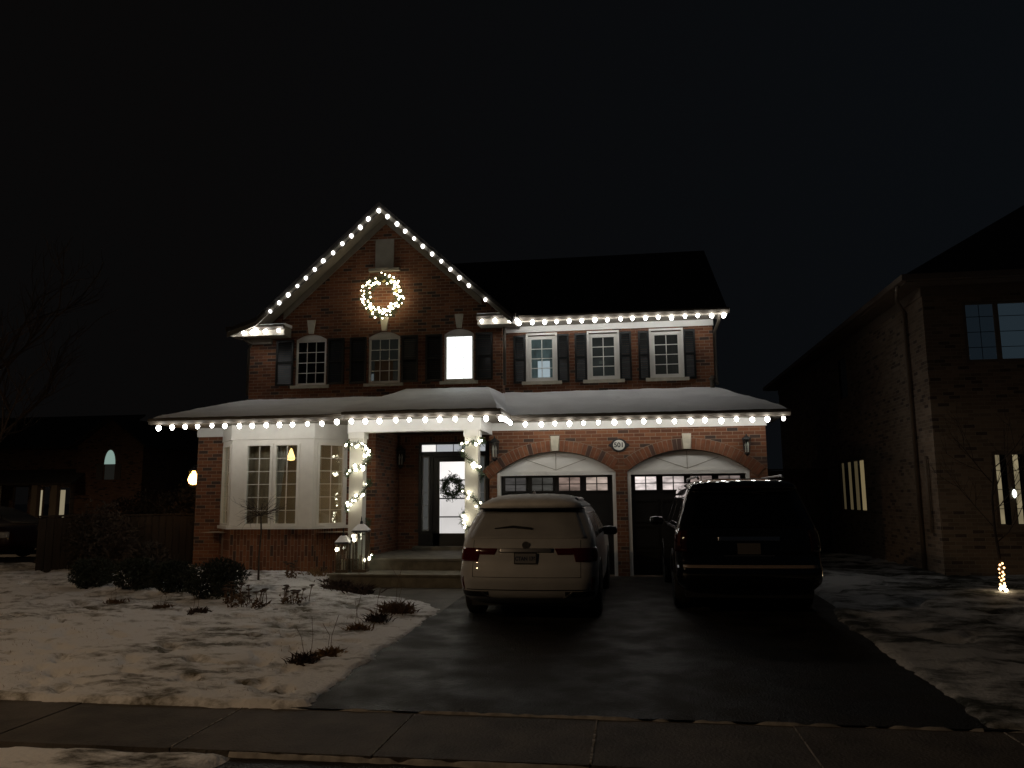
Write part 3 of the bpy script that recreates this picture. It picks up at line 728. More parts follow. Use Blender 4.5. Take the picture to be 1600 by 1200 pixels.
dr.box(-4.664, -4.481, y+.028, y+.088, .781, .83) ; dr.box(-3.379, -3.196, y+.028, y+.088, .781, .83)
frm = dr.build("door_frame", M['blackp'], H)
d = MB(); dx0, dx1 = -4.398, -3.462
d.box(dx0, -4.25, y+.03, y+.075, .51, 2.49); d.box(-3.64, dx1, y+.03, y+.075, .51, 2.49)
d.box(-4.25, -3.64, y+.031, y+.074, .51, .72); d.box(-4.25, -3.64, y+.031, y+.074, 2.37, 2.49)
for z in (1.14, 1.55, 1.96): d.box(-4.25, -3.64, y+.033, y+.06, z-.014, z+.014)
door = d.build("front_door", M['blackp'], H)
for (a, b, s) in ((.72, 1.13, .62), (1.15, 1.54, .66), (1.56, 1.95, .78), (1.97, 2.37, 1.05)):
    MB().box(-4.25, -3.64, y+.048, y+.052, a, b).build("pane", emat("door_glass", (1, .96, .93), s, rough=.4, nv=.10, ns=1.5), door)
MB().tube([(-3.55, y-.03, 1.35), (-3.55, y-.03, 1.62)], .012, 6).build("handle", M['dullchrome'], door)
for xa, xb in ((-4.664, -4.481), (-3.379, -3.196)):
    f = MB(); f.box(xa+.02, xb-.02, y+.05, y+.054, .83, 2.499); sd = f.build("sidelight", emat("sidelight_glass", (.8, .82, .78), .06, rough=.05), frm)
    f = MB()
    ring_frame(f, xa+.004, xb-.004, .831, 2.498, y+.036, y+.049, .028)
    for z in (1.12, 1.40, 1.68): f.box(xa+.03, xb-.03, y+.040, y+.049, z-.006, z+.006)
    f.build("sidelight_frame", mat("sidelight_trim", (.35, .34, .32), .5), frm)
f = MB(); f.box(-4.664, -3.196, y+.03, y+.034, 2.60, 2.76); tr = f.build("transom", emat("transom_glass", (.92, .95, 1), .42, rough=.3), frm)
f = MB()
for x in (-4.33, -3.93, -3.53): f.box(x-.008, x+.008, y+.018, y+.029, 2.60, 2.76)
f.build("transom_bar", M['blackp'], frm)
MB().box(-4.66, -4.34, y+.022, y+.026, 2.605, 2.755).build("bright_pane", emat("transom_hot", (1, .97, .92), .95), frm)

# ------------------------------------------------------------------ house number
hn = thing("house_number_plaque", "oval white plaque reading 501 in a dark frame, between the garage arches", "sign", (-.20, -.03, 2.59))
def ell(rx, rz, n=28): return [(-.20+rx*math.cos(2*PI*i/n), 2.59+rz*math.sin(2*PI*i/n)) for i in range(n)]
p = MB(); p.prism(ell(.165, .135), 'y', -.020, -.001)
for s in (-1, 1): p.prism([(-.20+s*.15, 2.545), (-.20+s*.21, 2.575), (-.20+s*.21, 2.605), (-.20+s*.15, 2.635)], 'y', -.018, -.001)
p.build("frame", M['black'], hn)
MB().prism(ell(.118, .103), 'y', -.030, -.021).build("plate", mat("plaque_white", (.62, .62, .56), .5), hn)
def text_mesh(txt, size, m, parent, x, y, z, name="lettering", rot=(PI/2, 0, 0), ext=.002, loc_parent=True, sx=1):
    cu = bpy.data.curves.new(name, 'FONT'); cu.body = txt; cu.size = size; cu.extrude = ext; cu.offset = .003; cu.align_x = 'CENTER'; cu.align_y = 'CENTER'
    t = bpy.data.objects.new("tmp_text", cu); COL.objects.link(t)
    dg = bpy.context.evaluated_depsgraph_get(); me = bpy.data.meshes.new_from_object(t.evaluated_get(dg))
    bpy.data.objects.remove(t); me.materials.clear(); me.materials.append(m)
    me.transform(Matrix.Translation((x, y, z)) @ Matrix.Rotation(rot[0], 4, 'X') @ Matrix.Diagonal((sx, 1, 1, 1)))
    o = bpy.data.objects.new(name, me); COL.objects.link(o); o.parent = parent
    if parent.get("_world"): o.location = -Vector(parent.location)
    return o
text_mesh("501", .135, M['black'], hn, -.20, -.032, 2.59)

# ------------------------------------------------------------------ wall lanterns
def wall_lantern(x, y, z, label, lit=False, side=False, sc=1.0):
    t = thing("wall_lantern", label, "wall lamp", (x, y, z), -PI/2 if side else 0, None if lit else "unlit wall lanterns", world=False)
    t.scale = (sc, sc, sc)
    def B(mb, n, m, **k): return mb.build(n, m, t, **k)
    B(MB().box(-.05, .05, -.02, 0, -.10, .12), "back_plate", M['black'])
    B(MB().tube([(0, -.02, .08), (0, -.07, .15), (0, -.12, .17), (0, -.12, .13)], .010, 6), "arm", M['black'], smooth=True)
    c = MB()
    for k in range(6):
        a = 2*PI*k/6; c.tube([(.072*math.cos(a), -.12+.072*math.sin(a), .08), (.045*math.cos(a), -.12+.045*math.sin(a), -.17)], .005, 4)
    c.lathe((0, -.12, 0), [(.09, .075), (.075, .10), (.03, .135), (.012, .15)], 6)
    c.lathe((0, -.12, 0), [(.012, -.22), (.03, -.20), (.05, -.185), (.05, -.17)], 6)
    B(c, "cage", M['black'])
    if lit:
        B(MB().lathe((0, -.12, 0), [(.03, -.14), (.068, -.115), (.085, -.06), (.066, .0), (.030, .06), (.012, .10)], 12), "glass_globe", emat("amber_globe", (1, .52, .13), 15), smooth=True)
    else:
        B(MB().lathe((0, -.12, 0), [(.040, -.168), (.066, .074)], 6), "glass", M['glass'])
        cb = MB()
        for k in range(2):
            a = 2.4*k+.4; cb.lathe((.022*math.cos(a), -.12+.022*math.sin(a), 0), [(.012, -.15), (.012, -.05), (.018, -.03), (.004, .03)], 6)
        B(cb, "candle_bulb", mat("candle", (.8, .78, .7), .15, coat=.5))
    return t
wall_lantern(-5.13, 1.4, 2.52, "black unlit wall lantern on the brick beside the front door", sc=1.35)
wall_lantern(-2.73, 0, 2.58, "black unlit wall lantern left of the garage doors, next to the porch column", sc=1.3)
wall_lantern(2.29, 0, 2.57, "black unlit wall lantern at the far right of the garage wall", sc=1.1)
wall_lantern(-9.18, -.14, 2.08, "glowing amber wall lantern on the left side wall of the brick house", lit=True, side=True, sc=1.35)

# ------------------------------------------------------------------ strings of eave lights
def ico_bulb(r, h, n=8):
    mb = MB(); mb.lathe((0, 0, 0), [(r*.45, 0), (r*.85, -h*.18), (r, -h*.42), (r*.8, -h*.70), (r*.4, -h*.92), (r*.06, -h)], n)
    return mb
_bulb = {}
def bulb_mesh(kind):
    if kind not in _bulb:
        if kind in ('cool', 'high', 'gut'): o = ico_bulb(*((.044, .095) if kind != 'high' else (.045, .100))).build("bulb", M[kind], smooth=True)
        else: o = ico_bulb(.019, .045, 6).build("bulb", M[kind], smooth=True)
        _bulb[kind] = o.data; bpy.data.objects.remove(o)
    return _bulb[kind]
def string_lights(label, runs, group="white bulb strings along the eaves"):
    p0 = runs[0][0]; kind = 'cool' if p0[2] < 4 else ('high' if p0[2] > 5.7 else 'gut')
    t = thing("string_lights", label, "string lights", p0, group=group, world=False)
    base = Vector(p0); cord = MB()
    for run in runs:
        pts = []
        for i, p in enumerate(run):
            q = Vector(p)-base
            pts.append(q+Vector((0, .02, .03)))
            if i < len(run)-1: pts.append((q+Vector(run[i+1])-base)/2+Vector((0, .02, .022)))
            o = bpy.data.objects.new("bulb", bulb_mesh(kind)); COL.objects.link(o); o.parent = t
            o.location = q+Vector((0, 0, random.uniform(-.022, -.008))); o.rotation_euler = (random.uniform(-.3, .3), random.uniform(-.3, .3), random.uniform(0, 3))
            s = random.uniform(.82, 1.12); o.scale = (s, s, s)
        if len(pts) > 1: cord.tube(pts, .006, 4)
    cord.build("cord", M['cord'], t, loc=(0, 0, 0))
    if kind == 'high':   # dark strip added behind the bulbs to keep their light off the wall
        a, b = Vector(runs[0][0])-base, Vector(runs[0][-1])-base
        tr_ = MB(); tr_.prism([(a.x, a.z-.10), (b.x, b.z-.10), (b.x, b.z+.02), (a.x, a.z+.02)], 'y', .055, .062); tr_.build("bulb_light_shield", mat("light_shield_dark", (.05, .04, .03), .7), t, loc=(0, 0, 0))
    return t
def ev(a, b, n, jit=.012):
    a, b = Vector(a), Vector(b)
    return [tuple(a.lerp(b, i/(n-1))+Vector((random.uniform(-jit, jit), 0, random.uniform(-jit, jit)*.4))) for i in range(n)]
string_lights("white bulbs up the left slope of the front gable", [ev((-8.09, .60, 5.90), (-5.54, .60, 8.17), 13)])
string_lights("white bulbs down the right slope of the front gable", [ev((-5.31, .60, 8.02), (-3.42, .60, 6.30), 10)+[(-3.04, .60, 5.95)]])
string_lights("short row of white bulbs at the gable's lower left corner", [[(-9.07, .73, 5.46), (-8.78, .73, 5.45), (-8.56, .70, 5.45), (-8.48, .70, 5.50), (-8.22, .70, 5.46), (-7.92, .70, 5.46)]])
string_lights("white bulbs at the gable's lower right corner, by the downspout", [[(-3.14, .70, 5.49), (-2.86, .70, 5.50), (-2.50, .72, 5.49), (-2.38, .80, 5.50), (-2.36, .92, 5.50)]])
string_lights("row of white bulbs along the upper right gutter", [ev((-2.34, 1.05, 5.49), (2.12, 1.05, 5.49), 17)])
string_lights("row of white bulbs on the gutter above the bay window", [ev((-9.33, -1.55, 3.06), (-5.90, -1.55, 3.06), 13)])
string_lights("row of white bulbs on the porch gutter between the two columns", [ev((-5.52, -1.76, 3.075), (-2.62, -1.76, 3.075), 11)])
string_lights("short bright row of white bulbs on the porch roof's corner return", [[(-2.34, -1.68, 3.075), (-2.30, -1.44, 3.075), (-2.30, -1.2, 3.075), (-2.30, -.96, 3.075), (-2.30, -.72, 3.075)]])
string_lights("long row of white bulbs on the gutter above the garage doors", [ev((-2.02, -.55, 3.06), (2.93, -.55, 3.06), 18)])

# ------------------------------------------------------------------ garlands and wreaths
def needles(mb, c, n, spread, L, w, up=0):
    for _ in range(n):
        p = Vector(c)+Vector((random.gauss(0, spread), random.gauss(0, spread), random.gauss(0, spread)))
        d = Vector((random.uniform(-1, 1), random.uniform(-1, 1), random.uniform(-1, 1)+up)).normalized()*L*random.uniform(.6, 1.2)
        s = d.orthogonal().normalized()*w
        mb.add([p-s, p+s, p+d], [(0, 1, 2)])
def path_points(pts, step):
    out = []; acc = 0
    for a, b in zip(pts, pts[1:]):
        a, b = Vector(a), Vector(b); L = (b-a).length; n = max(1, int(L/step))
        out += [a.lerp(b, i/n) for i in range(n)]
    return out
def garland(name, label, pts, skip, nb, hide=(), clusters=()):
    t = thing(name, label, "garland", pts[0], group="lit garlands on the porch columns", world=True)
    P = path_points(pts, .03)
    MB().tube([p+Vector((0, 0, random.uniform(-.006, .006))) for p in P], .012, 5).build("stem", M['bark'], t)
    f = MB()
    for p in P: needles(f, p, 12, .028, .08, .006)
    f.build("foliage", M['needle'], t, recalc=False)
    for i in range(nb):
        p = random.choice([q for q in P if q.y < -1.2 and q.z > 1.0] if random.random() < .8 else P)+Vector((random.gauss(0, .028), -abs(random.gauss(.03, .02)) if random.random() < .8 else 0, random.gauss(0, .03)))
        o = bpy.data.objects.new("bulb", bulb_mesh('warm')); COL.objects.link(o); o.parent = t; o.location = p-Vector(pts[0])
        o.rotation_euler = (random.uniform(0, 6), random.uniform(0, 6), 0); s = random.choice((.8, 1, 1.25, 1.5)); o.scale = (s, s, s)
    return t
fy, by_ = -1.33, -.96
GL1 = garland("garland", "lit green garland winding down the left porch column", [
    (-5.48, -1.1, 2.66), (-5.46, fy, 2.60), (-5.28, fy-.02, 2.62), (-5.12, fy, 2.58), (-5.06, -1.24, 2.48), (-5.04, -1.16, 2.36), (-5.08, fy, 2.24),
    (-5.24, fy, 2.14), (-5.42, fy, 2.08), (-5.49, -1.14, 2.02), (-5.3, by_, 1.94), (-5.08, -1.02, 1.88), (-5.05, -1.26, 1.80), (-5.12, fy, 1.66),
    (-5.28, fy, 1.56), (-5.44, fy, 1.44), (-5.49, -1.14, 1.32), (-5.3, by_, 1.2), (-5.07, -1.05, 1.10), (-5.08, fy, .98), (-5.2, fy, .85), (-5.42, fy, .72), (-5.46, -1.1, .6),
    (-5.2, by_, .5), (-4.98, -1.15, .46), (-4.92, -1.30, .44)], 0, 40)
garland("garland", "lit green garland winding down the right porch column, behind the white car", [
    (-2.80, -1.05, 2.66), (-2.79, fy, 2.60), (-2.97, fy, 2.62), (-3.14, fy, 2.56), (-3.18, -1.24, 2.42), (-3.10, fy, 2.34), (-2.96, fy, 2.24), (-2.84, fy, 2.10),
    (-2.76, -1.2, 1.98), (-2.92, by_, 1.86), (-3.12, -.98, 1.78), (-3.19, -1.2, 1.70), (-3.08, fy, 1.62), (-2.92, fy, 1.55), (-2.81, fy, 1.42),
    (-2.77, -1.1, 1.34), (-2.95, by_, 1.3), (-3.16, -1.05, 1.28), (-3.15, fy, 1.20), (-3.12, fy, 1.04), (-2.98, fy, .98), (-2.82, fy, .86), (-2.78, -1.1, .74), (-3.0, by_, .6)], 0, 36)

def wreath(label, c, R, r, n, L, mname, lit=0, balls=0, thick=.06):
    t = thing("wreath", label, "wreath", c, world=True)
    f = MB(); c = Vector(c)
    for i in range(n):
        a = 2*PI*i/n; p = c+Vector((math.cos(a)*R, 0, math.sin(a)*R*1.05))
        needles(f, p, 22 if lit else 10, r*.42, L, .005 if lit else .012)
    ring = [c+Vector((math.cos(2*PI*i/30)*R, .01, math.sin(2*PI*i/30)*R*1.05)) for i in range(31)]
    f.build("foliage", M[mname], t, recalc=False)
    MB().tube(ring, .02, 6).build("hoop", M['bark'], t)
    for i in range(lit):
        a = 2*PI*i/lit+random.uniform(-.09, .09)
        if 1.4 < a < 1.75 and random.random() < .7: continue
        rr = R+random.uniform(-r, r)*.80
        o = bpy.data.objects.new("bulb", bulb_mesh('gold')); COL.objects.link(o); o.parent = t
        o.location = (math.cos(a)*rr, -random.uniform(.03, .12), math.sin(a)*rr*1.05)
        o.rotation_euler = (random.uniform(0, 6), random.uniform(0, 6), 0); s = random.choice((.8, 1.1, 1.4)); o.scale = (s, s, s)
    for i in range(balls):
        a = (2.6, 3.3, .3, 1.0, 1.45, 4.1)[i % 6]; rr = R+(.05 if i % 2 else -.05)
        b = MB(); rb_ = .038
        b.lathe((c.x+math.cos(a)*rr, c.y-.07, c.z+math.sin(a)*rr), [(.004, -rb_), (rb_*.7, -rb_*.7), (rb_, 0), (rb_*.7, rb_*.7), (.004, rb_)], 10)
        b.build("ornament", mat("ornament", (.45, .03, .03) if i < 2 else (.6, .5, .2), .15, metal=.4), t, smooth=True)
    return t
wreath("large round wreath with warm fairy lights high on the brick gable", (-5.56, 1.12, 6.22), .40, .16, 120, .11, 'needle', lit=98, balls=6)
wreath("unlit leafy wreath hanging on the glass front door", (-3.95, 1.30, 1.80), .175, .12, 110, .08, 'needle', balls=0)

# ------------------------------------------------------------------ floor lanterns by the steps
def floor_lantern(x, y, z, w, h, label, snow=True):
    t = thing("floor_lantern", label, "lantern", (x, y, z), .12, "snow-capped lanterns by the porch steps", world=False)
    m_ = mat("lantern_wood", (.09, .065, .04), .7, var=.3, vscale=20)
    hw = w/2; B = lambda mb, n, mm, **k: mb.build(n, mm, t, **k)
    B(MB().box(-hw, hw, -hw, hw, 0, .05), "base", m_)
    f = MB()
    for sx in (-1, 1):
        for sy in (-1, 1): f.box(sx*hw-(.028 if sx > 0 else 0), sx*hw+(0 if sx > 0 else .028), sy*hw-(.028 if sy > 0 else 0), sy*hw+(0 if sy > 0 else .028), .051, h)
    for k in (-.33, .33):
        f.box(k*hw-.007, k*hw+.007, -hw+.004, -hw+.014, .051, h); f.box(-hw+.004, -hw+.014, k*hw-.007, k*hw+.007, .051, h); f.box(hw-.014, hw-.004, k*hw-.007, k*hw+.007, .051, h)
    B(f, "posts", m_)
    B(MB().box(-hw+.018, hw-.018, -hw+.018, hw-.018, .052, h-.01), "glass", M['glass'])
    B(MB().lathe((0, 0, 0), [(.035, .052), (.035, .052+h*.35)], 12), "candle", mat("wax", (.55, .5, .36), .5))
    q = MB(); e = hw+.03
    q.add([(-e, -e, h+.001), (e, -e, h+.001), (e, e, h+.001), (-e, e, h+.001), (-.03, -.03, h+.13), (.03, -.03, h+.13), (.03, .03, h+.13), (-.03, .03, h+.13)], [(0, 3, 2, 1), (4, 5, 6, 7), (0, 1, 5, 4), (1, 2, 6, 5), (2, 3, 7, 6), (3, 0, 4, 7)])
    B(q, "lid", M['black'])
    if snow:
        q = MB(); e = hw+.02; q.add([(-e, -e, h+.03), (e, -e, h+.03), (e, e, h+.03), (-e, e, h+.03), (-.05, -.05, h+.145), (.05, -.05, h+.145), (.05, .05, h+.145), (-.05, .05, h+.145)], [(0, 3, 2, 1), (4, 5, 6, 7), (0, 1, 5, 4), (1, 2, 6, 5), (2, 3, 7, 6), (3, 0, 4, 7)])
        B(q, "snow_cap", M['snow_clean'])
    B(MB().lathe((0, 0, h+.14), [(.03, 0), (.025, .05), (.008, .07), (.012, .10), (.003, .15)], 8), "finial", M['black'])
    return t
floor_lantern(-5.07, -1.50, .20, .27, .74, "tall wooden lantern with a snowy lid beside the porch column")
floor_lantern(-5.36, -1.66, .20, .23, .53, "short wooden lantern with a snowy lid, left of the tall one")
for p_ in ((-5.15, -1.72, .90), (-5.13, -1.72, .83), (-5.42, -1.85, .66), (-4.93, -1.42, .47), (-5.0, -1.45, .44)):
    o = bpy.data.objects.new("bulb", bulb_mesh('warm')); COL.objects.link(o); o.parent = GL1; o.location = Vector(p_)-Vector(GL1.location); o.scale = (1.5, 1.5, 1.5)

# ------------------------------------------------------------------ cars
def cr_interp(levels, z):
    n = len(levels)
    if z <= levels[0][0]: return levels[0][1:]
    if z >= levels[-1][0]: return levels[-1][1:]
    for i in range(n-1):
        if levels[i][0] <= z <= levels[i+1][0]: break
    a, b = levels[i], levels[i+1]; h = b[0]-a[0]; t = (z-a[0])/h
    p = levels[max(i-1, 0)]; q = levels[min(i+2, n-1)]
    out = []
    for k in range(1, len(a)):
        d = (b[k]-a[k])/h
        d0 = (a[k]-p[k])/(a[0]-p[0]) if i > 0 else d
        d1 = (q[k]-b[k])/(q[0]-b[0]) if i < n-2 else d
        m0 = 0 if d0*d <= 0 else 2*d0*d/(d0+d); m1 = 0 if d1*d <= 0 else 2*d1*d/(d1+d)
        t2, t3 = t*t, t*t*t
        out.append((2*t3-3*t2+1)*a[k]+(t3-2*t2+t)*h*m0+(-2*t3+3*t2)*b[k]+(t3-t2)*h*m1)
    return out
class Hull:
    """car shell: stacked rounded-rectangle sections. levels (z, half width, rear y, front y, corner radius). x right, y forward"""
    def __init__(s, levels, bow=.10): s.L = levels; s.bow = bow
    def seg(s, z):
        w, yr, yf, r = cr_interp(s.L, z); r = min(r, w*.9, (yf-yr)*.4)
        return w, yr, yf, r, (w-r, PI*r/2, max(.01, yf-yr-2*r-s.bow*2))
    def P(s, t, z):
        sg = 1 if t >= 0 else -1; t = abs(t); w, yr, yf, r, (a, b, c) = s.seg(z)
        bow = lambda x: s.bow*(x/max(w, .01))**2.4
        if t <= a: x, y = t, yr+bow(t)
        elif t <= a+b:
            q = (t-a)/r; x = a+r*math.sin(q); y = yr+bow(a)+r*(1-math.cos(q))+(bow(w)-bow(a))*math.sin(q)*.5
        elif t <= a+b+c: x = w; y = yr+r+bow(a)*1.0+(bow(w)-bow(a))*.5+(t-a-b)
        elif t <= a+2*b+c:
            q = (t-a-b-c)/r; x = a+r*math.cos(q); y = yr+r+bow(a)+(bow(w)-bow(a))*.5+c+r*math.sin(q)
        else: x = max(0, a-(t-a-2*b-c)); y = yr+2*r+bow(a)+c
        return Vector((sg*x, y, z))
    def pt(s, t, z, off=0):
        p = s.P(t, z)
        if off:
            e = .01; u = s.P(t+e, z)-s.P(t-e, z); v = s.P(t, z+e)-s.P(t, z-e); n = u.cross(v).normalized()
            p = p+n*off if n.length else p
        return p
    def sy(s, y, z):   # perimeter parameter of the side point at forward distance y
        w, yr, yf, r, (a, b, c) = s.seg(z)
        return a+b+(y-s.P(a+b, z).y)
    def body(s, nz_=60):
        mb = MB(); z0, z1 = s.L[0][0], s.L[-1][0]; zs = [a[0]+(b[0]-a[0])*k/5 for a, b in zip(s.L, s.L[1:]) for k in range(5)]+[z1]; nz_ = len(zs)-1
        rows = []
        for z in zs:
            w, yr, yf, r, (a, b, c) = s.seg(z)
            T = [a*i/10 for i in range(10)]+[a+b*i/8 for i in range(8)]+[a+b+c*i/16 for i in range(16)]+[a+b+c+b*i/6 for i in range(6)]+[a+2*b+c+a*i/4 for i in range(5)]
            ring = [s.P(t, z) for t in T]+[s.P(-t, z) for t in T[-2:0:-1]]
            rows.append(len(ring)); mb.v += [tuple(p) for p in ring]
        n = rows[0]
        mb.f = [(j*n+i, j*n+(i+1) % n, (j+1)*n+(i+1) % n, (j+1)*n+i) for j in range(nz_) for i in range(n)]
        mb.f += [tuple(range(n))[::-1], tuple(range(nz_*n, nz_*n+n))]; mb.mi = [0]*len(mb.f)
        return mb
    def patch(s, z0, z1, sl, sr, off, nu=24, nv=10, thick=.0):
        mb = MB(); f = lambda g, z: g(z) if callable(g) else g
        for j in range(nv+1):
            z = z0+(z1-z0)*j/nv
            for i in range(nu+1):
                u = f(sl, z)*(1-i/nu)+f(sr, z)*i/nu
                mb.v.append(tuple(s.pt(u, z, off)))
        mb.f = [(j*(nu+1)+i, j*(nu+1)+i+1, (j+1)*(nu+1)+i+1, (j+1)*(nu+1)+i) for j in range(nv) for i in range(nu)]; mb.mi = [0]*len(mb.f)
        # rim back into the body
        rim = [i for i in range(nu+1)]+[j*(nu+1)+nu for j in range(1, nv+1)]+[nv*(nu+1)+i for i in range(nu-1, -1, -1)]+[j*(nu+1) for j in range(nv-1, 0, -1)]
        o = len(mb.v)
        for k in rim:
            j, i = divmod(k, nu+1); z = z0+(z1-z0)*j/nv; u = f(sl, z)*(1-i/nu)+f(sr, z)*i/nu
            mb.v.append(tuple(s.pt(u, z, -.012)))
        m_ = len(rim)
        for k in range(m_): mb.f.append((rim[k], rim[(k+1) % m_], o+(k+1) % m_, o+k)); mb.mi.append(0)
        return mb
def wheel(parent, x, y, r, wd, side, rimm):
    o = MB(); h = wd/2
    o.lathe((0, 0, 0), [(r*.66, -h*.9), (r*.88, -h), (r*.97, -h*.85), (r, -h*.5), (r, h*.5), (r*.97, h*.85), (r*.88, h), (r*.66, h*.9)], 32, axis='x')
    w_ = o.build("wheel", M['rubber'], parent, smooth=True, loc=(x, y, r))
    q = MB(); q.lathe((0, 0, 0), [(r*.67, -h*.4), (r*.67, h*.80), (r*.62, h*.86), (r*.60, h*.4), (.03, h*.45)], 28, axis='x')
    for k in range(5):
        a = 2*PI*k/5; ca, sa = math.cos(a), math.sin(a)
        q.tube([(h*.62, .04*ca, .04*sa), (h*.78, r*.63*ca, r*.63*sa)], [.045, .028], 6)
    rm_ = q.build("rim", rimm, w_, loc=(0, 0, 0)); 
    if side < 0: rm_.rotation_euler = (0, 0, PI)
def mirror_part(t, x, y, z, side, m_):
    o = MB(); o.lathe((0, 0, 0), [(.02, -.11), (.07, -.09), (.085, 0), (.07, .09), (.02, .11)], 12, axis='x')
    w_ = o.build("side_mirror", m_, t, smooth=True, loc=(x, y, z)); w_.scale = (1.15, .75, .95)
    MB().box(-.14*side-.03, -.14*side+.06, -.02, .03, -.07, -.03).build("bracket", M['black'], w_, loc=(0, 0, 0))

# --- white car
RX, RY = -1.42, -5.42
C1 = thing("parked_car", "pale frosted crossover car with snow on its roof, parked before the left garage door", "car", (RX, RY, gz(-4.6)), math.radians(-.6), world=False)
h1 = Hull([(.24, .84, .26, 4.70, .22), (.34, .92, .10, 4.80, .24), (.46, .945, .03, 4.83, .26), (.58, .955, .0, 4.85, .26), (.70, .955, .015, 4.85, .26), (.80, .95, .05, 4.83, .27),
           (.92, .945, .065, 4.75, .28), (1.0, .94, .09, 4.5, .28), (1.06, .93, .12, 3.75, .26), (1.16, .905, .20, 3.50, .22), (1.28, .865, .32, 3.25, .20), (1.40, .815, .44, 3.0, .18),
           (1.49, .765, .53, 2.8, .17), (1.515, .745, .40, 2.74, .17), (1.56, .70, .36, 2.65, .17), (1.60, .645, .40, 2.5, .20), (1.64, .575, .50, 2.35, .25), (1.67, .50, .66, 2.2, .28), (1.69, .40, .85, 2.0, .3), (1.70, .22, 1.1, 1.8, .2)], bow=.13)
paint1 = mat("frosted_white_paint", (.37, .37, .375), .5, var=.06, vscale=3, coat=.35, bump=.10, bscale=120)
frost = mat("frosted_glass", (.29, .29, .29), .6, var=.14, vscale=2.5)
h1.body().build("body", paint1, C1, smooth=True, loc=(0, 0, 0))
def PB(h, t, name, m_, *a, **k): return h.patch(*a, **k).build(name, m_, t, smooth=True, loc=(0, 0, 0), recalc=True)
PB(h1, C1, "rear_window", frost, 1.10, 1.453, lambda z: -(.82-(z-1.1)*.42), lambda z: .82-(z-1.1)*.42, .006)
PB(h1, C1, "painted_spoiler_shade", M['black'], 1.455, 1.513, -.70, .70, .008)  # black strip painting the shade beneath the spoiler
# roof snow
rs = MB()
h1b = Hull(h1.L, h1.bow)
sr = h1.patch(1.522, 1.699, lambda z: -3.2+0*z, lambda z: 3.2, .014, nu=60, nv=20); sr.build("roof_snow", mat("thin_car_snow", (.72, .71, .69), .8, var=.10, vscale=5, bump=.4, bscale=30), C1, smooth=True, loc=(0, 0, 0))
for s in (-1, 1):
    f1 = lambda y, sg=s: (lambda z: sg*h1.sy(y+(z-1.1)*.35, z))
    PB(h1, C1, "side_window", mat("side_glass", (.05, .05, .048), .2), 1.10, 1.44, f1(.62), f1(1.35), .004)
    PB(h1, C1, "side_window", mat("side_glass", (.02, .02, .02), .15), 1.10, 1.44, lambda z, sg=s: sg*h1.sy(1.50, z), lambda z, sg=s: sg*h1.sy(2.35, z), .004)
    PB(h1, C1, "side_window", mat("side_glass", (.02, .02, .02), .15), 1.10, 1.42, lambda z, sg=s: sg*h1.sy(2.45, z), lambda z, sg=s: sg*h1.sy(3.25-(z-1.1)*1.1, z), .004)
    # tail lights: broad at the corner, tapering inwards
    a_ = lambda z: h1.seg(z)[4][0]
    tl = PB(h1, C1, "tail_light", M['redlens'], .80, .978, lambda z, sg=s: sg*(.67-(z-.79)*.25), lambda z, sg=s: sg*(a_(z)+.40-abs(z-.90)*.6), .010)
    if s: PB(h1, C1, "tail_light", M['redlens'], .895, .975, lambda z, sg=s: sg*(.43-(z-.895)*.5), lambda z, sg=s: sg*.64, .009)
    PB(h1, C1, "reflector", M['redlens'], .42, .60, lambda z, sg=s: sg*(a_(z)+.20), lambda z, sg=s: sg*(a_(z)+.26), .006)
    PB(h1, C1, "lower_vent", M['black'], .335, .41, lambda z, sg=s: sg*.52, lambda z, sg=s: sg*(a_(z)+.28), .004)
    ex = MB(); ex.tube([tuple(h1.pt(s*.50, .33, .012)), tuple(h1.pt(s*.62, .41, .014))], .014, 6); ex.build("exhaust_trim", M['chrome'], C1, loc=(0, 0, 0))
    for yw in (.98, 3.82):
        wheel(C1, s*.84, yw, .37, .25, s, M['dullchrome'])
        arc = MB(); n = 18
        for k in range(n):
            a, b = PI*k/n, PI*(k+1)/n
            arc.add([(s*.965, yw+.43*math.cos(a), .37+.43*math.sin(a)), (s*.965, yw+.43*math.cos(b), .37+.43*math.sin(b)), (s*.965, yw+.36*math.cos(b), .37+.36*math.sin(b)), (s*.965, yw+.36*math.cos(a), .37+.36*math.sin(a))], [(0, 1, 2, 3)])
            arc.add([(s*.965, yw+.43*math.cos(a), .37+.43*math.sin(a)), (s*.965, yw+.43*math.cos(b), .37+.43*math.sin(b)), (s*.90, yw+.43*math.cos(b), .37+.43*math.sin(b)), (s*.90, yw+.43*math.cos(a), .37+.43*math.sin(a))], [(0, 1, 2, 3)])
        arc.build("wheel_arch", M['black'], C1, loc=(0, 0, 0), recalc=False)
    mirror_part(C1, s*1.03, 2.95, 1.10, s, mat("mirror_shell", (.10, .10, .10), .3))
    PB(h1, C1, "roof_rail", M['dullchrome'], 1.60, 1.625, lambda z, sg=s: sg*h1.sy(.9, z), lambda z, sg=s: sg*h1.sy(2.3, z), .04)
PB(h1, C1, "chrome_bar", M['dullchrome'], .925, .975, -.37, .37, .016)
PB(h1, C1, "plate_recess", mat("recess_paint", (.24, .22, .19), .6), .74, .922, lambda z: -(.42-(z-.74)*-.0), lambda z: .42, -.004)
pp = h1.pt(0, .85)
pb = MB(); pb.box(-.155, .155, pp.y-.030, pp.y-.012, .775, .925); lp = pb.build("licence_plate", M['black'], C1, loc=(0, 0, 0))
pb = MB(); pb.box(-.142, .142, pp.y-.034, pp.y-.031, .787, .913); pb.build("plate_face", mat("plate_white", (.16, .16, .17), .5), lp, loc=(0, 0, 0))
text_mesh("CTAN 176", .072, mat("plate_ink", (.02, .03, .06), .5), lp, 0, pp.y-.036, .845, sx=.86)
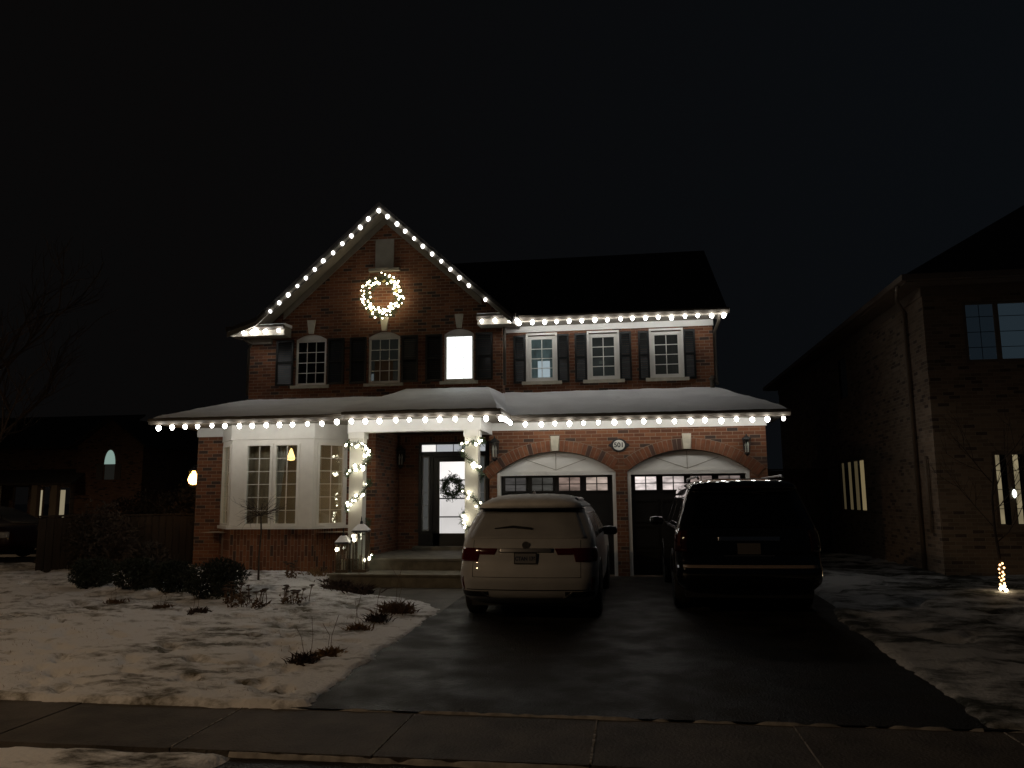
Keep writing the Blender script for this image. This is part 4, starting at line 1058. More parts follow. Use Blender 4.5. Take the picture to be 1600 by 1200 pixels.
em = MB(); em.lathe((0, h1.pt(0, 1.02).y-.02, 1.02), [(.052, 0), (.052, .012), (.040, .012), (.040, 0)], 20, axis='y')
em.tube([(-.018, h1.pt(0, 1.02).y-.012, .985), (0, h1.pt(0, 1.04).y-.012, 1.055), (.018, h1.pt(0, 1.02).y-.012, .985)], .005, 5); em.build("emblem", M['dullchrome'], C1, loc=(0, 0, 0))
wp = MB(); wp.tube([tuple(h1.pt(.07, 1.22, .02)), tuple(h1.pt(-.20, 1.245, .022)), tuple(h1.pt(-.46, 1.225, .015))], [.016, .018, .008], 6); wp.build("rear_wiper", M['black'], C1, loc=(0, 0, 0))
fn = MB(); fn.add([(-.03, .95, 1.70), (.03, .95, 1.70), (.02, 1.12, 1.70), (-.02, 1.12, 1.70), (0, 1.10, 1.765), (0, 1.04, 1.76)], [(0, 1, 5), (1, 2, 4, 5), (2, 3, 4), (3, 0, 5, 4)]); fn.build("antenna_fin", paint1, C1, loc=(0, 0, 0))
ud = MB(); ud.box(-.80, .80, .35, 4.6, .19, .32); ud.build("underbody", M['black'], C1, loc=(0, 0, 0))
for sg in (-1, 1): PB(h1, C1, "tailgate_seam", M['black'], .60, 1.08, lambda z, q=sg: q*(.735)-.003, lambda z, q=sg: q*.735+.003, .0025, nu=1, nv=12)
PB(h1, C1, "tailgate_seam", M['black'], .597, .603, -.735, .735, .0025)
PB(h1, C1, "bumper_line", M['black'], .425, .437, -.85, .85, .002)

# --- black SUV
C2 = thing("parked_car", "large glossy black sport utility vehicle parked before the right garage door", "car", (1.60, -4.75, gz(-4.2)), math.radians(.5), world=False)
paint2 = mat("black_gloss_paint", (.004, .004, .0045), .05, coat=1.0)
h2 = Hull([(.36, .90, .16, 4.95, .14), (.46, .97, .03, 5.05, .16), (.56, .985, .0, 5.1, .16), (.66, .985, .005, 5.1, .16), (.70, .985, .07, 5.1, .16), (.78, .985, .10, 5.08, .16), (.95, .985, .105, 5.05, .16), (1.08, .975, .12, 4.9, .16), (1.14, .965, .14, 4.1, .16),
           (1.22, .94, .17, 3.9, .15), (1.40, .88, .24, 3.65, .15), (1.58, .82, .32, 3.4, .15), (1.72, .775, .38, 3.2, .15), (1.76, .76, .30, 3.1, .15), (1.81, .73, .30, 3.0, .16), (1.85, .68, .38, 2.9, .2), (1.88, .58, .55, 2.7, .25), (1.90, .35, .8, 2.4, .2)], bow=.06)
h2.body().build("body", paint2, C2, smooth=True, loc=(0, 0, 0))
PB(h2, C2, "rear_window", mat("tinted_glass", (.002, .002, .002), .03), 1.20, 1.70, lambda z: -(.78-(z-1.2)*.26), lambda z: .78-(z-1.2)*.26, .006)
for s in (-1, 1):
    a2 = lambda z: h2.seg(z)[4][0]
    PB(h2, C2, "tail_light", mat("smoked_red_lens", (.025, .002, .002), .08, coat=.8), .88, 1.17, lambda z, sg=s: sg*(a2(z)+.01), lambda z, sg=s: sg*(a2(z)+.30), .014)
    PB(h2, C2, "lamp_strip", M['clearlens'], .95, 1.15, lambda z, sg=s: sg*(a2(z)+.10), lambda z, sg=s: sg*(a2(z)+.14), .018)
    PB(h2, C2, "side_window", M['glassd'], 1.20, 1.66, lambda z, sg=s: sg*h2.sy(.65, z), lambda z, sg=s: sg*h2.sy(1.75, z), .004)
    PB(h2, C2, "side_window", M['glassd'], 1.20, 1.66, lambda z, sg=s: sg*h2.sy(1.86, z), lambda z, sg=s: sg*h2.sy(2.7, z), .004)
    PB(h2, C2, "side_window", M['glassd'], 1.20, 1.64, lambda z, sg=s: sg*h2.sy(2.80, z), lambda z, sg=s: sg*h2.sy(3.75-(z-1.2)*1.1, z), .004)
    PB(h2, C2, "window_trim", M['chrome'], 1.17, 1.19, lambda z, sg=s: sg*h2.sy(.45, z), lambda z, sg=s: sg*h2.sy(3.6, z), .008)
    PB(h2, C2, "pillar_trim", M['dullchrome'], 1.20, 1.74, lambda z, sg=s: sg*(a2(z)+.150), lambda z, sg=s: sg*(a2(z)+.162), .012)
    for yw in (1.12, 4.05):
        wheel(C2, s*.85, yw, .40, .27, s, M['dullchrome'])
        arc = MB(); n = 18
        for k in range(n):
            a, b = PI*k/n, PI*(k+1)/n
            arc.add([(s*.992, yw+.47*math.cos(a), .40+.47*math.sin(a)), (s*.992, yw+.47*math.cos(b), .40+.47*math.sin(b)), (s*.992, yw+.39*math.cos(b), .40+.39*math.sin(b)), (s*.992, yw+.39*math.cos(a), .40+.39*math.sin(a))], [(0, 1, 2, 3)])
            arc.add([(s*.992, yw+.47*math.cos(a), .40+.47*math.sin(a)), (s*.992, yw+.47*math.cos(b), .40+.47*math.sin(b)), (s*.92, yw+.47*math.cos(b), .40+.47*math.sin(b)), (s*.92, yw+.47*math.cos(a), .40+.47*math.sin(a))], [(0, 1, 2, 3)])
        arc.build("wheel_arch", M['black'], C2, loc=(0, 0, 0), recalc=False)
    mirror_part(C2, s*1.12, 3.25, 1.22, s, paint2)
    rr = MB(); rr.tube([(s*.60, .55, 1.90), (s*.61, .75, 1.935), (s*.61, 2.4, 1.935), (s*.60, 2.6, 1.90)], .018, 6); rr.build("roof_rail", M['dullchrome'], C2, loc=(0, 0, 0), smooth=True)
PB(h2, C2, "chrome_bar", M['chrome'], 1.03, 1.085, -.42, .42, .022)
PB(h2, C2, "bumper_reflection_strip", mat("bumper_reflection_tint", (.32, .25, .21), .5), .668, .698, -.90, .90, .010)  # light brown reflection along the bumper edge, put into the strip's colour
py = h2.pt(0, .92).y
pb = MB(); pb.box(-.155, .155, py-.022, py-.006, .85, 1.0); lp2 = pb.build("licence_plate", mat("dim_plate", (.10, .095, .09), .6), C2, loc=(0, 0, 0))
ps = MB(); ps.box(-.34, .34, py-.02, py-.004, .822, .838); ps.build("plate_ledge", M['dullchrome'], C2, loc=(0, 0, 0))
wp = MB(); wp.tube([tuple(h2.pt(.0, 1.72, .02)), tuple(h2.pt(.30, 1.66, .02))], .010, 6); wp.build("rear_wiper", M['black'], C2, loc=(0, 0, 0))
ud = MB(); ud.box(-.86, .86, .3, 4.8, .24, .42); ud.build("underbody", M['black'], C2, loc=(0, 0, 0))
sn2 = h2.patch(1.893, 1.8995, -3.0, 3.0, .006, nu=40, nv=4); sn2.build("roof_snow", mat("thin_snow", (.22, .21, .2), .8, var=.3, vscale=4), C2, smooth=True, loc=(0, 0, 0))
HT = h2.pt(0, 1.78)
PB(h2, C2, "brake_light", mat("dark_red", (.03, .004, .004), .2), 1.765, 1.79, -.16, .16, .006)

# ------------------------------------------------------------------ vegetation
def branches(mb, p, d, L, r, depth, spread=.6, up=.15, ntw=3):
    pts = [p]; q = p.copy(); dd = d.copy(); n = 4
    for i in range(n):
        dd = (dd+Vector((random.gauss(0, .12), random.gauss(0, .12), random.gauss(0, .08)+up*.2))).normalized(); q = q+dd*L/n; pts.append(q.copy())
    mb.tube(pts, [r*(1-.45*i/n) for i in range(n+1)], 5 if r > .01 else 3, cap=False)
    if depth <= 0: return
    for k in range(ntw):
        i = random.randint(1, n); a = pts[i]
        nd = (dd+Vector((random.uniform(-1, 1), random.uniform(-1, 1), random.uniform(-.5, .9)))*spread*1.5).normalized()
        branches(mb, a, nd, L*random.uniform(.5, .75), r*.55, depth-1, spread, up, ntw)
def leaf_cloud(mb, c, R, n, ls, fn=None):
    c = Vector(c)
    for _ in range(n):
        while True:
            u = Vector((random.uniform(-1, 1), random.uniform(-1, 1), random.uniform(-1, 1)))
            if .12 < u.length < 1: break
        bump = 1+.22*noise.noise(u.normalized()*2.3+c)
        p = c+Vector((u.x*R[0], u.y*R[1], u.z*R[2]))*bump
        if noise.noise(p*3.1) < -.22: continue
        d = (u+Vector((random.gauss(0, .7), random.gauss(0, .7), random.gauss(0, .7)))).normalized()*ls*random.uniform(.6, 1.4); s = d.orthogonal().normalized()*ls*.35
        mb.add([p-s, p+d*.4-s*.2, p+d, p+s], [(0, 1, 2, 3)])
def shrub(x, y, z, R, label, n=4200, name="evergreen_shrub", m_='ever', group="round shrubs along the left bed", ls=.05):
    t = thing(name, label, "shrub", (x, y, z), group=group)
    st_ = MB()
    for k in range(6): branches(st_, Vector((x, y, z)), Vector((random.uniform(-.8, .8), random.uniform(-.8, .8), 1)).normalized(), R[2]*1.1, .02, 2)
    st_.build("stem", M['twig'], t)
    f = MB(); leaf_cloud(f, (x, y, z+R[2]*.9), R, n, ls); f.build("foliage", M[m_], t, recalc=False)
    return t
shrub(-9.70, -2.75, .02, (.40, .36, .27), "low round evergreen shrub at the left end of the row, by the fence")
shrub(-8.62, -3.05, .02, (.42, .38, .29), "round evergreen shrub, second from the fence in the row")
shrub(-7.82, -3.25, .02, (.36, .34, .27), "round evergreen shrub, third from the fence in the row")
shrub(-6.86, -3.60, .0, (.56, .42, .31), "largest round evergreen shrub, in front of the bay window's left corner", n=5600)
hedges = [(-13.3, 3.4, (.9, .8, .85)), (-12.2, 3.0, (.9, .8, .98)), (-11.1, 2.6, (.85, .8, 1.08)), (-10.3, 1.4, (.62, .7, .98)), (-10.9, -.9, (.75, .5, .80)), (-9.8, -.9, (.40, .35, .36))]
hl = ["leggy brown hedge shrub farthest left behind the fence", "leggy brown hedge shrub behind the fence, second from the left", "tallest brown hedge shrub, behind the fence left of the amber lantern",
      "brown hedge shrub close to the house wall under the amber lantern", "tall brown hedge shrub on the near side of the fence", "low brown bush against the left corner of the house"]
for (x, y, R), l in zip(hedges, hl): shrub(x, y, 0, R, l, 2300, "hedge_shrub", 'hedge', "brown hedge shrubs left of the house", .09)

def sedum(x, y, z, label, n=9, h=.30, spread=.28):
    t = thing("dried_plant", label, "plant", (x, y, z), group="dried perennials in the snowy bed")
    s_ = MB()
    for k in range(n):
        hd_ = MB(); bx, by2 = x+random.gauss(0, spread*.5), y+random.gauss(0, spread*.3); hh = h*random.uniform(.6, 1.1)
        tx, ty = bx+random.gauss(0, .05), by2+random.gauss(0, .05)
        s_.tube([(bx, by2, z-.03), ((bx+tx)/2+random.gauss(0, .015), (by2+ty)/2, z+hh*.5), (tx, ty, z+hh)], .006, 4)
        for j in range(3): s_.tube([(tx, ty, z+hh*.85), (tx+random.gauss(0, .03), ty+random.gauss(0, .03), z+hh)], .003, 3)
        r_ = random.uniform(.03, .06); hd_.lathe((tx, ty, z+hh-.01), [(r_*.3, -.012), (r_, .0), (r_*.9, .012), (r_*.3, .018)], 7)
        hd_.build("flower_head", M['drydark'], t)
        for j in range(3): needles(s_, (bx+random.gauss(0, .04), by2, z+random.uniform(.02, .12)), 2, .02, .07, .02)
    s_.build("stem", M['dry'], t)
def tuft(x, y, z, label, n=60, h=.14, spread=.10, m_='dry', tall=2):
    t = thing("dried_plant", label, "plant", (x, y, z), group="dried perennials in the snowy bed")
    f = MB()
    for k in range(n*3):
        p = Vector((x+random.gauss(0, spread*.75), y+random.gauss(0, spread*.6), z-.02)); d = Vector((random.gauss(0, .65), random.gauss(0, .65), 1)).normalized()*h*random.uniform(.4, 1.2)
        s_ = d.orthogonal().normalized()*random.choice((.003, .005, .009)); dr = Vector((d.x*1.6, d.y*1.6, d.z*.55)); f.add([p-s_, p+s_, p+d*.55+s_*1.2, p+d*.55-s_*1.2], [(0, 1, 2, 3)]); f.add([p+d*.55-s_*1.2, p+d*.55+s_*1.2, p+d*.55+dr*.5], [(0, 1, 2)])
    f.build("leaf", M[m_], t, recalc=False)
    if tall:
        s2 = MB()
        for k in range(tall):
            p = Vector((x+random.gauss(0, .04), y, z)); s2.tube([p, p+Vector((random.gauss(0, .04), 0, h*1.6)), p+Vector((random.gauss(0, .08), 0, h*random.uniform(2.2, 3.2)))], .003, 3)
        s2.build("stalk", M['dry'], t)
Z = lambda x, y: lawn_left(x, y)[2]
for x, y, l, n in ((-6.30, -4.00, "flat-headed dried flower cluster just right of the largest shrub", 9), (-5.95, -4.25, "dried flower cluster with umbrella heads in the middle of the bed", 11), (-5.30, -3.95, "dried flower cluster nearest the steps in the open snow", 12), (-6.35, -1.6, "dried stems at the foot of the bay window", 7)):
    sedum(x, y, Z(x, y), l, n)
for x, y, l, h, m_, n in ((-8.26, -4.1, "small brown dead clump poking out of the snow at far left", .10, 'dry', 50), (-7.24, -4.45, "small tan clump in the snow below the third shrub", .11, 'dry', 50), (-6.40, -4.85, "rounded dead clump in the snow below the largest shrub", .13, 'drydark', 80),
                      (-3.49, -7.8, "jagged dark clump lowest along the driveway edge", .16, 'drydark', 60), (-3.34, -7.42, "rounded tan grass clump beside the lowest dark one", .14, 'tan', 90), (-3.55, -5.95, "tan and brown clump halfway up the driveway edge", .16, 'tan', 80),
                      (-3.48, -5.35, "jagged dark clump halfway up the driveway edge", .18, 'drydark', 60), (-3.42, -4.65, "leafy brown clump where the walkway meets the snow", .24, 'dry', 120), (-5.10, -2.55, "dark leafy clump in front of the lanterns", .26, 'drydark', 130),
                      (-4.65, -2.75, "dark leafy clump in front of the steps", .24, 'drydark', 110), (-6.15, -.98, "cut-back stalks against the bay's right corner", .22, 'tan', 26), (-5.75, -1.45, "dead leaves beside the porch column's foot", .12, 'drydark', 30)):
    tuft(x, y, Z(x, y), l, n=n, h=h, m_=m_, spread=.09 if h < .2 else .15)
gb = MB()
for k in range(9000):
    x, y = random.uniform(-13.5, -3.0), random.uniform(-9.2, -1.0)
    if edge_left(y)-x < .08 or nz(x, y*1.4, 1.4, 60)+.5*nz(x, y, 5, 61) < .12: continue
    p = Vector((x, y, Z(x, y)-.01)); h = random.uniform(.015, .045); d = Vector((random.gauss(0, .5), random.gauss(0, .5), 1)).normalized()*h; s_ = Vector((random.uniform(-1, 1), random.uniform(-1, 1), 0)).normalized()*.004
    gb.add([p-s_, p+s_, p+d], [(0, 1, 2)])
tag(gb.build("grass", M['tan'], recalc=False), "short grass blades poking through the thin snow on the left lawn", "grass", kind="stuff")
# small weeping bare tree in front of the bay window
bt = thing("bare_ornamental_tree", "small leafless ball-headed tree in front of the bay window", "tree", (-6.86, -2.0, .1))
tk = MB(); tk.tube([(-6.86, -2.0, 0), (-6.87, -2.0, .5), (-6.84, -2.0, .95), (-6.86, -2.0, 1.28)], [.022, .018, .016, .014], 7); tk.build("trunk", M['bark'], bt, smooth=True)
cw = MB()
for k in range(26):
    a = random.uniform(0, 6.28); d = Vector((math.cos(a), math.sin(a), random.uniform(.0, 1.2))).normalized()
    branches(cw, Vector((-6.86, -2.0, 1.26)), d, random.uniform(.22, .40), .006, 2, .6, -.25, 3)
cw.build("crown", M['twig'], bt)
# large bare tree beyond the fence, far left
def bare_tree(x, y, z, h, label, r=.13, depth=4, m_='bark', spread=.5, crown0=.35, nl=9, tw=None):
    t = thing("bare_tree", label, "tree", (x, y, z))
    a = MB(); pts = [(x+random.gauss(0, .015)*h*.3*i, y, z+h*.62*i/4) for i in range(5)]; a.tube(pts, [r*(1-.13*i) for i in range(5)], 8); a.build("trunk", M[m_], t, smooth=True)
    c = MB()
    for k in range(nl):
        f = crown0+(1-crown0)*k/(nl-1); i = min(3, int(f*4)); p = Vector(pts[i]).lerp(Vector(pts[i+1]), f*4-i)
        an = k*2.4+random.uniform(-.4, .4); d = Vector((math.cos(an)*.8, math.sin(an)*.8, .75)).normalized()
        branches(c, p, d, h*.30*random.uniform(.8, 1.1), r*.35, depth-1, spread, .3, 4)
    c.build("crown", tw or M['twig'], t)
    return t
bare_tree(-17.5, 3.0, 0, 8.0, "tall leafless tree against the night sky at the far left", tw=mat("pale_twig", (.16, .12, .09), .9))
yt = bare_tree(5.85, -2.15, -.02, 3.2, "slim leafless young tree with lights round its trunk, at the right", r=.028, depth=3, spread=.45, crown0=.4, nl=6)
sl = thing("string_lights", "warm fairy lights wound round the foot of the young tree at the right", "string lights", (5.85, -2.15, 0))
pts = [(5.85+.03*math.cos(a*2.3)+random.uniform(-.012, .012), -2.15+.035*math.sin(a*2.3), .03+.022*a) for a in [i*.5 for i in range(40)]]
MB().tube(pts, .005, 4).build("cord", M['cord'], sl)
wk = emat("amber_bulb", (1.0, .55, .22), 6)
wk2 = emat("hot_amber_bulb", (1.0, .80, .5), 22)
for i in range(0, 40, 2):
    r_ = .016 if i > 7 else .03
    b = MB(); b.lathe((pts[i][0], pts[i][1]-.02, pts[i][2]), [(.004, -r_), (r_*.8, -r_*.5), (r_, 0), (r_*.7, r_*.7), (.003, r_)], 8); b.build("bulb", wk2 if i < 8 else wk, sl, smooth=True)

# ------------------------------------------------------------------ fences
def board_fence(a, b, h, label, m_, name="wooden_fence", bw=.14, z=0):
    t = thing(name, label, "fence", (*a, z)); a, b = Vector((*a, 0)), Vector((*b, 0)); L = (b-a).length; d = (b-a)/L; n = Vector((-d.y, d.x, 0)); k = int(L/bw)
    mb = MB()
    for i in range(k):
        p, q = a+d*(i*L/k+.004), a+d*((i+1)*L/k-.004); o = n*random.uniform(-.004, .004); hh = h+random.uniform(-.012, .012)
        mb.prism([tuple((p+o)[:2]), tuple((q+o)[:2]), tuple((q+o+n*.02)[:2]), tuple((p+o+n*.02)[:2])], 'z', z+.03, z+hh)
    mb.build("boards", m_, t)
    r = MB()
    for zz in (.3, h-.25): r.prism([tuple((a+n*.03)[:2]), tuple((b+n*.03)[:2]), tuple((b+n*.07)[:2]), tuple((a+n*.07)[:2])], 'z', z+zz, z+zz+.08)
    r.prism([tuple((a-n*.03)[:2]), tuple((b-n*.03)[:2]), tuple((b+n*.06)[:2]), tuple((a+n*.06)[:2])], 'z', z+h+.014, z+h+.045)
    r.build("rail", m_, t)
    for i in range(int(L/2.2)+1):
        p = a+d*min(L, i*2.2)+n*.03
        q = MB(); q.box(p.x-.045, p.x+.045, p.y-.03+.0, p.y+.06, z-.1, z+h+.01) if False else q.prism([(p.x-.045, p.y+.05), (p.x+.045, p.y+.05), (p.x+.045, p.y+.14), (p.x-.045, p.y+.14)], 'z', z-.1, z+h+.01)
        q.build("post", m_, t)
    return t
board_fence((-12.12, -1.2), (-9.3, 1.0), 1.22, "low brown board fence between the left lawn and the side street", M['wood'])
board_fence((-12.12, -1.15), (-12.9, 8.0), 1.22, "brown board fence running back along the side street", M['wood'])
board_fence((2.72, 8.7), (5.85, 8.7), 2.3, "tall dark board fence closing the gap between the two brick houses", M['gatewood'])

# ------------------------------------------------------------------ neighbour house, right
N = thing("neighbour_house", "tall tan brick house at the right edge, with yellow-lit windows", "house", (9, 1, 0))
nw = MB()
NX0, NX1, NY0, NY1, NZ = 5.92, 17.0, .40, 16.0, 5.72
wall_open(nw, NX0, NX1, 3.2, NZ, NY0, .12, [(6.66, 8.4, 4.12, 5.36, 0)]); wall_open(nw, NX0, NX1, -.1, 3.2, NY0, .12, [(6.95, 8.6, .90, 2.37, 0)])
zs_ops = [(5.2, 7.7, 1.08, 2.52), (6.55, 6.85, 4.2, 5.3)]
# side wall facing the first house, with two windows
ys = sorted({NY0, NY1, 5.2, 7.7, 6.2, 7.0})
for a, b in zip(ys, ys[1:]):
    c = (a+b)/2; zz = [-.1, NZ]
    holes = [h_ for h_ in ((5.2, 7.7, 1.08, 2.52), (6.2, 7.0, 4.2, 5.3)) if h_[0] < c < h_[1]]
    zc = -.1
    for h_ in sorted(holes, key=lambda q: q[2]):
        nw.add([(NX0, a, zc), (NX0, b, zc), (NX0, b, h_[2]), (NX0, a, h_[2])], [(0, 1, 2, 3)]); zc = h_[3]
    nw.add([(NX0, a, zc), (NX0, b, zc), (NX0, b, NZ), (NX0, a, NZ)], [(0, 1, 2, 3)])
nw.add([(NX1, NY0, -.1), (NX1, NY1, -.1), (NX1, NY1, NZ), (NX1, NY0, NZ)], [(0, 1, 2, 3)])
nw.add([(NX0, NY1, -.1), (NX1, NY1, -.1), (NX1, NY1, NZ), (NX0, NY1, NZ)], [(0, 1, 2, 3)])
nw.build("wall", M['brick_n'], N)
nr = MB(); e = .42; zr = 9.6; z0 = 5.86
A, B_, Cc, D = (NX0-e, NY0-e, z0), (NX1+e, NY0-e, z0), (NX1+e, NY1+e, z0), (NX0-e, NY1+e, z0); R1, R2 = (11.4, 5.6, zr), (11.4, 11, zr)
nr.slab([A, B_, R1], -.06, 0); nr.slab([B_, Cc, R2, R1], -.06, 0); nr.slab([Cc, D, R2], -.06, 0); nr.slab([D, A, R1, R2], -.06, 0)
nr.build("roof", M['shingle'], N)
ng = MB(); tm_ = mat("neighbour_trim", (.26, .20, .15), .5, var=.1)
ng.box(NX0-e-.10, NX1+e, NY0-e-.10, NY0-e, 5.72, 5.84); ng.box(NX0-e-.10, NX0-e, NY0-e, NY1+e, 5.72, 5.84)
ng.build("gutter", tm_, N)
ns = MB(); ns.box(NX0-e, NX1+e, NY0-e, NY0+.0, 5.70, 5.718); ns.box(NX0-e, NX0, NY0, NY1+e, 5.70, 5.718)
ns.box(NX0-.03, NX1, NY0-.03, NY0-.001, 5.50, 5.699); ns.box(NX0-.03, NX0-.001, NY0, NY1, 5.50, 5.699); ns.build("soffit", tm_, N)
def nwin(x0, x1, z0, z1, cols, name, panes, mull):
    f = MB(); ring_frame(f, x0+.003, x1-.003, z0+.003, z1-.003, NY0+.02, NY0+.08, .06)
    for xm in mull: f.box(xm-.045, xm+.045, NY0+.025, NY0+.075, z0+.06, z1-.06)
    w_ = f.build("window", tm_, N)
    for (a, b, m_) in panes:
        MB().box(a, b, NY0+.055, NY0+.058, z0+.055, z1-.055).build("pane", m_, w_)
        g = MB()
        for j in range(1, 4): zz = z0+(z1-z0)*j/4; g.box(a, b, NY0+.046, NY0+.053, zz-.006, zz+.006)
        xm = (a+b)/2; g.box(xm-.005, xm+.005, NY0+.0455, NY0+.0535, z0+.06, z1-.06)
        g.build("muntin", M['black'], w_)
    return w_
bl1 = emat("blue_dim_reflection", (.35, .55, .75), .016, rough=.1); bl2 = emat("blue_reflection", (.40, .62, .80), .034, rough=.1)  # bluish reflections in the panes, painted as a faint glow
nwin(6.66, 8.4, 4.12, 5.36, 2, "", [(6.72, 7.24, bl1), (7.33, 8.34, bl2)], (7.285,))
dk = mat("dark_room_glass", (.01, .01, .01), .1)
w_ = nwin(6.95, 8.6, .90, 2.37, 2, "", [(7.0, 7.22, dk), (7.31, 8.55, dk)], (7.265,))
yl = emat("yellow_gap", (1, .82, .48), .20, nv=.4)
for a, b in ((7.02, 7.10), (7.34, 7.43), (7.75, 7.8)): MB().box(a, b, NY0+.050, NY0+.0535, .98, 2.30).build("lit_gap", yl, w_)
MB().lathe((7.30, NY0+.03, 1.55), [(.003, -.09), (.03, -.06), (.042, 0), (.03, .06), (.003, .09)], 10).build("candle_light", emat("window_candle", (.9, 1, .9), 3.0), w_)
MB().box(6.85, 8.7, NY0-.06, NY0-.002, .82, .898).build("sill", tm_, N)
f = MB(); ym = [5.2, 7.7]
f.box(NX0+.03, NX0+.08, 5.2, 5.26, 1.08, 2.52); f.box(NX0+.03, NX0+.08, 7.64, 7.7, 1.08, 2.52); f.box(NX0+.03, NX0+.08, 5.26, 7.64, 1.08, 1.14); f.box(NX0+.03, NX0+.08, 5.26, 7.64, 2.46, 2.52)
sw = f.build("window", tm_, N)
MB().box(NX0+.052, NX0+.055, 5.26, 7.64, 1.14, 2.46).build("pane", dk, sw)
for a, b, s_ in ((5.28, 5.72, .16), (5.95, 6.25, .05), (6.6, 6.85, .06), (7.3, 7.5, .04)): MB().box(NX0+.048, NX0+.0515, a, b, 1.16, 2.44).build("lit_gap", emat("side_lit", (1, .78, .40), s_), sw)
f = MB(); f.box(NX0+.03, NX0+.06, 6.2, 7.0, 4.2, 5.3); f.build("window", mat("side_upper_glass", (.06, .055, .05), .2), N)
downspout([(5.45, .3, 5.72), (5.6, .9, 5.55), (5.86, 1.3, 5.40), (5.86, 1.3, 0)], .04, N, tm_)
downspout([(5.86, .75, 2.3), (5.86, .75, .8)], .03, N, tm_)  # short pipe standing in for the pale upright edge of a window

# ------------------------------------------------------------------ far house, left
F = thing("far_house", "distant brick house at far left, with a pale arched window and a lit porch", "house", (-32, 25, 0))
FY = 25.0; fw = MB()
gx0, gx1 = -31.3, -27.2
ztf = lambda x: 4.75+max(0, 1.45-abs(x+29.2)*.72)
wall_open(fw, gx0, gx1, -.3, ztf, FY, .2, [(-29.55, -28.9, 2.75, 3.60, 0)])
wall_open(fw, -44, gx0, -.3, 4.75, FY+.8, .2, [(-35.9, -34.9, .2, 2.4, 0), (-34.0, -33.5, .1, 2.4, 0), (-33.05, -32.2, .2, 2.35, 0)])
fw.add([(gx1, FY, -.3), (gx1, FY+9, -.3), (gx1, FY+9, 4.7), (gx1, FY, 4.7)], [(0, 1, 2, 3)])
fw.build("wall", M['brick_f'], F)
fr_ = MB()
for s in (-1, 1): fr_.slab([(-29.2, FY-.4, 6.35), (-29.2+s*2.4, FY-.4, 4.60), (-29.2+s*2.4, FY+9, 4.60), (-29.2, FY+9, 6.35)], -.1, 0)
fr_.slab([(-44, FY+.4, 4.7), (-30.5, FY+.4, 4.7), (-30.5, FY+5, 7.0), (-44, FY+5, 7.0)], -.1, 0)
fr_.slab([(-44, FY-2.0, 2.55), (-30.0, FY-2.0, 2.55), (-31.0, FY+.78, 3.4), (-44, FY+.78, 3.4)], -.1, 0)
fr_.build("roof", mat("far_roof", (.05, .042, .036), .9, var=.3), F)
aw = MB(); n = 12; aw.prism([(-29.55, 3.62)]+[(-29.22+.33*math.cos(PI-PI*i/n), 3.62+.80*math.sin(PI*i/n)) for i in range(n+1)], 'y', FY-.03, FY-.002)
aw.build("arched_window", emat("pale_green_glass", (.60, .85, .75), .36), F)
MB().box(-29.55, -28.9, FY+.05, FY+.08, 2.75, 3.60).build("window", emat("far_dim", (.5, .5, .42), .018), F)
for x0, x1 in ((-30.0, -29.62), (-28.82, -28.5)): MB().box(x0, x1, FY-.05, FY-.003, 2.75, 3.62).build("shutter", mat("far_shutter", (.11, .10, .09), .6), F)
for x in (-36.0, -34.75, -32.05-.25, -37.8, -31.1): MB().box(x-.17, x+.17, FY-1.9, FY-1.6, 0, 2.45).build("porch_column", mat("far_column", (.22, .18, .14), .6), F)
for x0, x1, s_ in ((-34.35, -33.95, .30), (-33.25, -32.95, .26), (-32.75, -32.48, .24)):
    MB().box(x0, x1, FY+.6, FY+.78, .1, 2.2).build("lit_window", emat("far_lit", (1, .85, .55), s_), F)
fr2 = MB(); fr2.box(-38, -34.9, FY-1.85, FY-1.8, .85, .92)
for i in range(26): fr2.box(-38+i*.12, -37.96+i*.12, FY-1.84, FY-1.81, .1, .85)
fr2.build("porch_railing", mat("far_rail", (.16, .15, .14), .6), F)

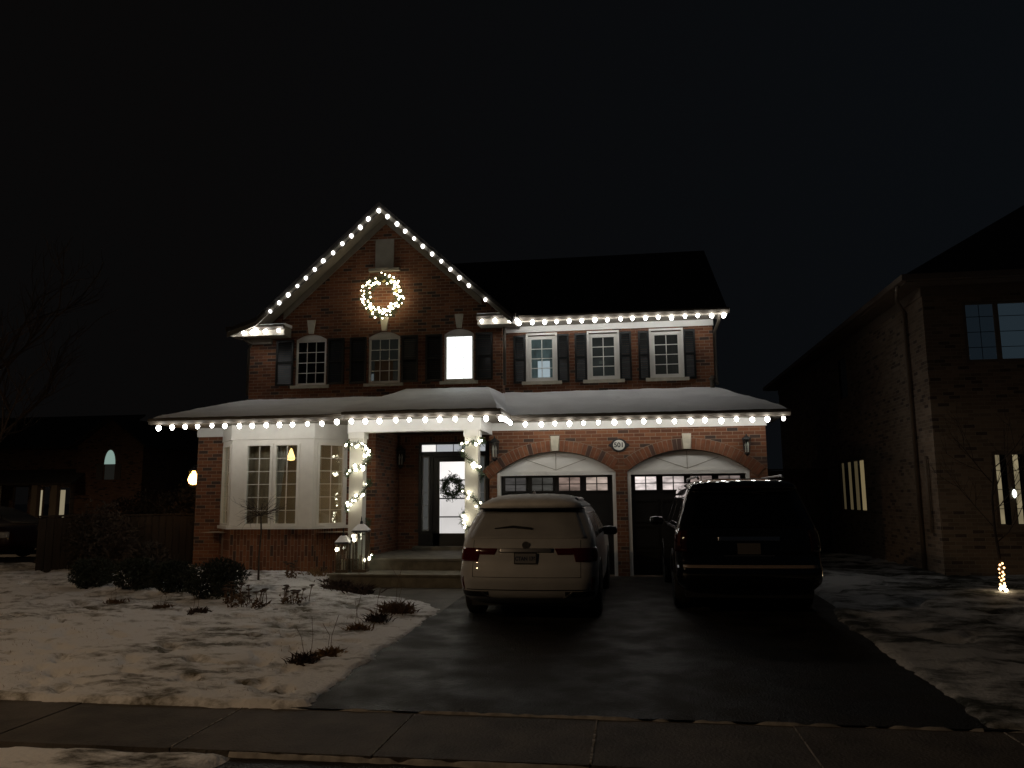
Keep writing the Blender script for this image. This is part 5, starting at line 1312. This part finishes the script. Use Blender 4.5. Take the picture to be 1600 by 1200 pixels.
# ------------------------------------------------------------------ parked cars across the side street
def small_car(x, y, rz, col, label, rough=.3):
    t = thing("parked_car", label, "car", (x, y, -.01), rz, world=False)
    h = Hull([(.25, .78, .1, 4.3, .2), (.45, .86, .0, 4.45, .25), (.75, .87, .02, 4.4, .25), (.90, .85, .08, 4.2, .25), (.96, .82, .5, 3.3, .2), (1.2, .70, .95, 2.7, .2), (1.36, .60, 1.3, 2.3, .2), (1.42, .4, 1.5, 2.1, .2)], bow=.08)
    h.body(36).build("body", mat("car_paint", col, rough, coat=.8), t, smooth=True, loc=(0, 0, 0))
    for s in (-1, 1):
        PB(h, t, "side_window", M['glassd'], .98, 1.30, lambda z, sg=s: sg*h.sy(1.0+(z-.98)*.8, z), lambda z, sg=s: sg*h.sy(2.9-(z-.98)*1.0, z), .004, nu=10, nv=4)
        for yw in (.85, 3.5): wheel(t, s*.78, yw, .31, .2, s, M['dullchrome'])
        PB(h, t, "tail_light", M['redlens'], .62, .80, lambda z, sg=s: sg*.60, lambda z, sg=s: sg*.95, .01, nu=6, nv=3)
        PB(h, t, "headlight", mat("headlamp", (.5, .5, .5), .1, coat=1), .60, .76, lambda z, sg=s: sg*(h.sy(4.0, z)), lambda z, sg=s: sg*(h.sy(4.0, z)+.35), .01, nu=6, nv=3)
    PB(h, t, "rear_window", M['glassd'], 1.0, 1.3, -.55, .55, .004, nu=8, nv=4)
small_car(-22.4, 7.0, math.radians(-88), (.03, .034, .036), "dark grey sedan parked on the side street, beside the fence end")
small_car(-20.9, 4.0, math.radians(-90), (.03, .006, .005), "dark red car at the far left edge of the picture")

# ------------------------------------------------------------------ the street lamp that lights the scene, behind the viewpoint
L_ = thing("street_lamp", "grey street lamp with an amber head, across the road", "street lamp", (LAMP_P.x-1.6, LAMP_P.y-.3, -.4))
px_, py_ = LAMP_P.x-1.6, LAMP_P.y-.3
MB().tube([(px_, py_, -.4), (px_, py_, 5.7), (px_+.3, py_, 6.4), (px_+1.2, py_+.2, 6.65)], [.11, .08, .06, .05], 10).build("pole", M['dullchrome'], L_, smooth=True)
MB().prism([(px_+1.1, 6.6), (px_+2.0, 6.6), (px_+1.9, 6.72), (px_+1.2, 6.74)], 'y', py_+.15, py_+.45).build("lamp_head", M['dullchrome'], L_)
MB().box(px_+1.35, px_+1.85, py_+.20, py_+.40, 6.565, 6.597).build("lens", emat("sodium_lens", (1, .6, .27), 8), L_)
lo.parent = L_; lo.location = LAMP_P-Vector(L_.location)
L_["label"] = "grey street lamp with an amber head, across the road behind the viewer"
L2 = L_.copy(); COL.objects.link(L2); L2.location = (-27.5, 9.5, -.4); L2["label"] = "grey street lamp with an amber head, far along the side street"
for o_ in (L_, L2): o_["group"] = "street lamps"
for ch in list(L_.children):
    c_ = ch.copy(); COL.objects.link(c_); c_.parent = L2
    if c_.type == 'LIGHT': c_.data = ch.data.copy(); c_.data.energy = 420

for o in bpy.data.objects:
    if "_world" in o: del o["_world"]
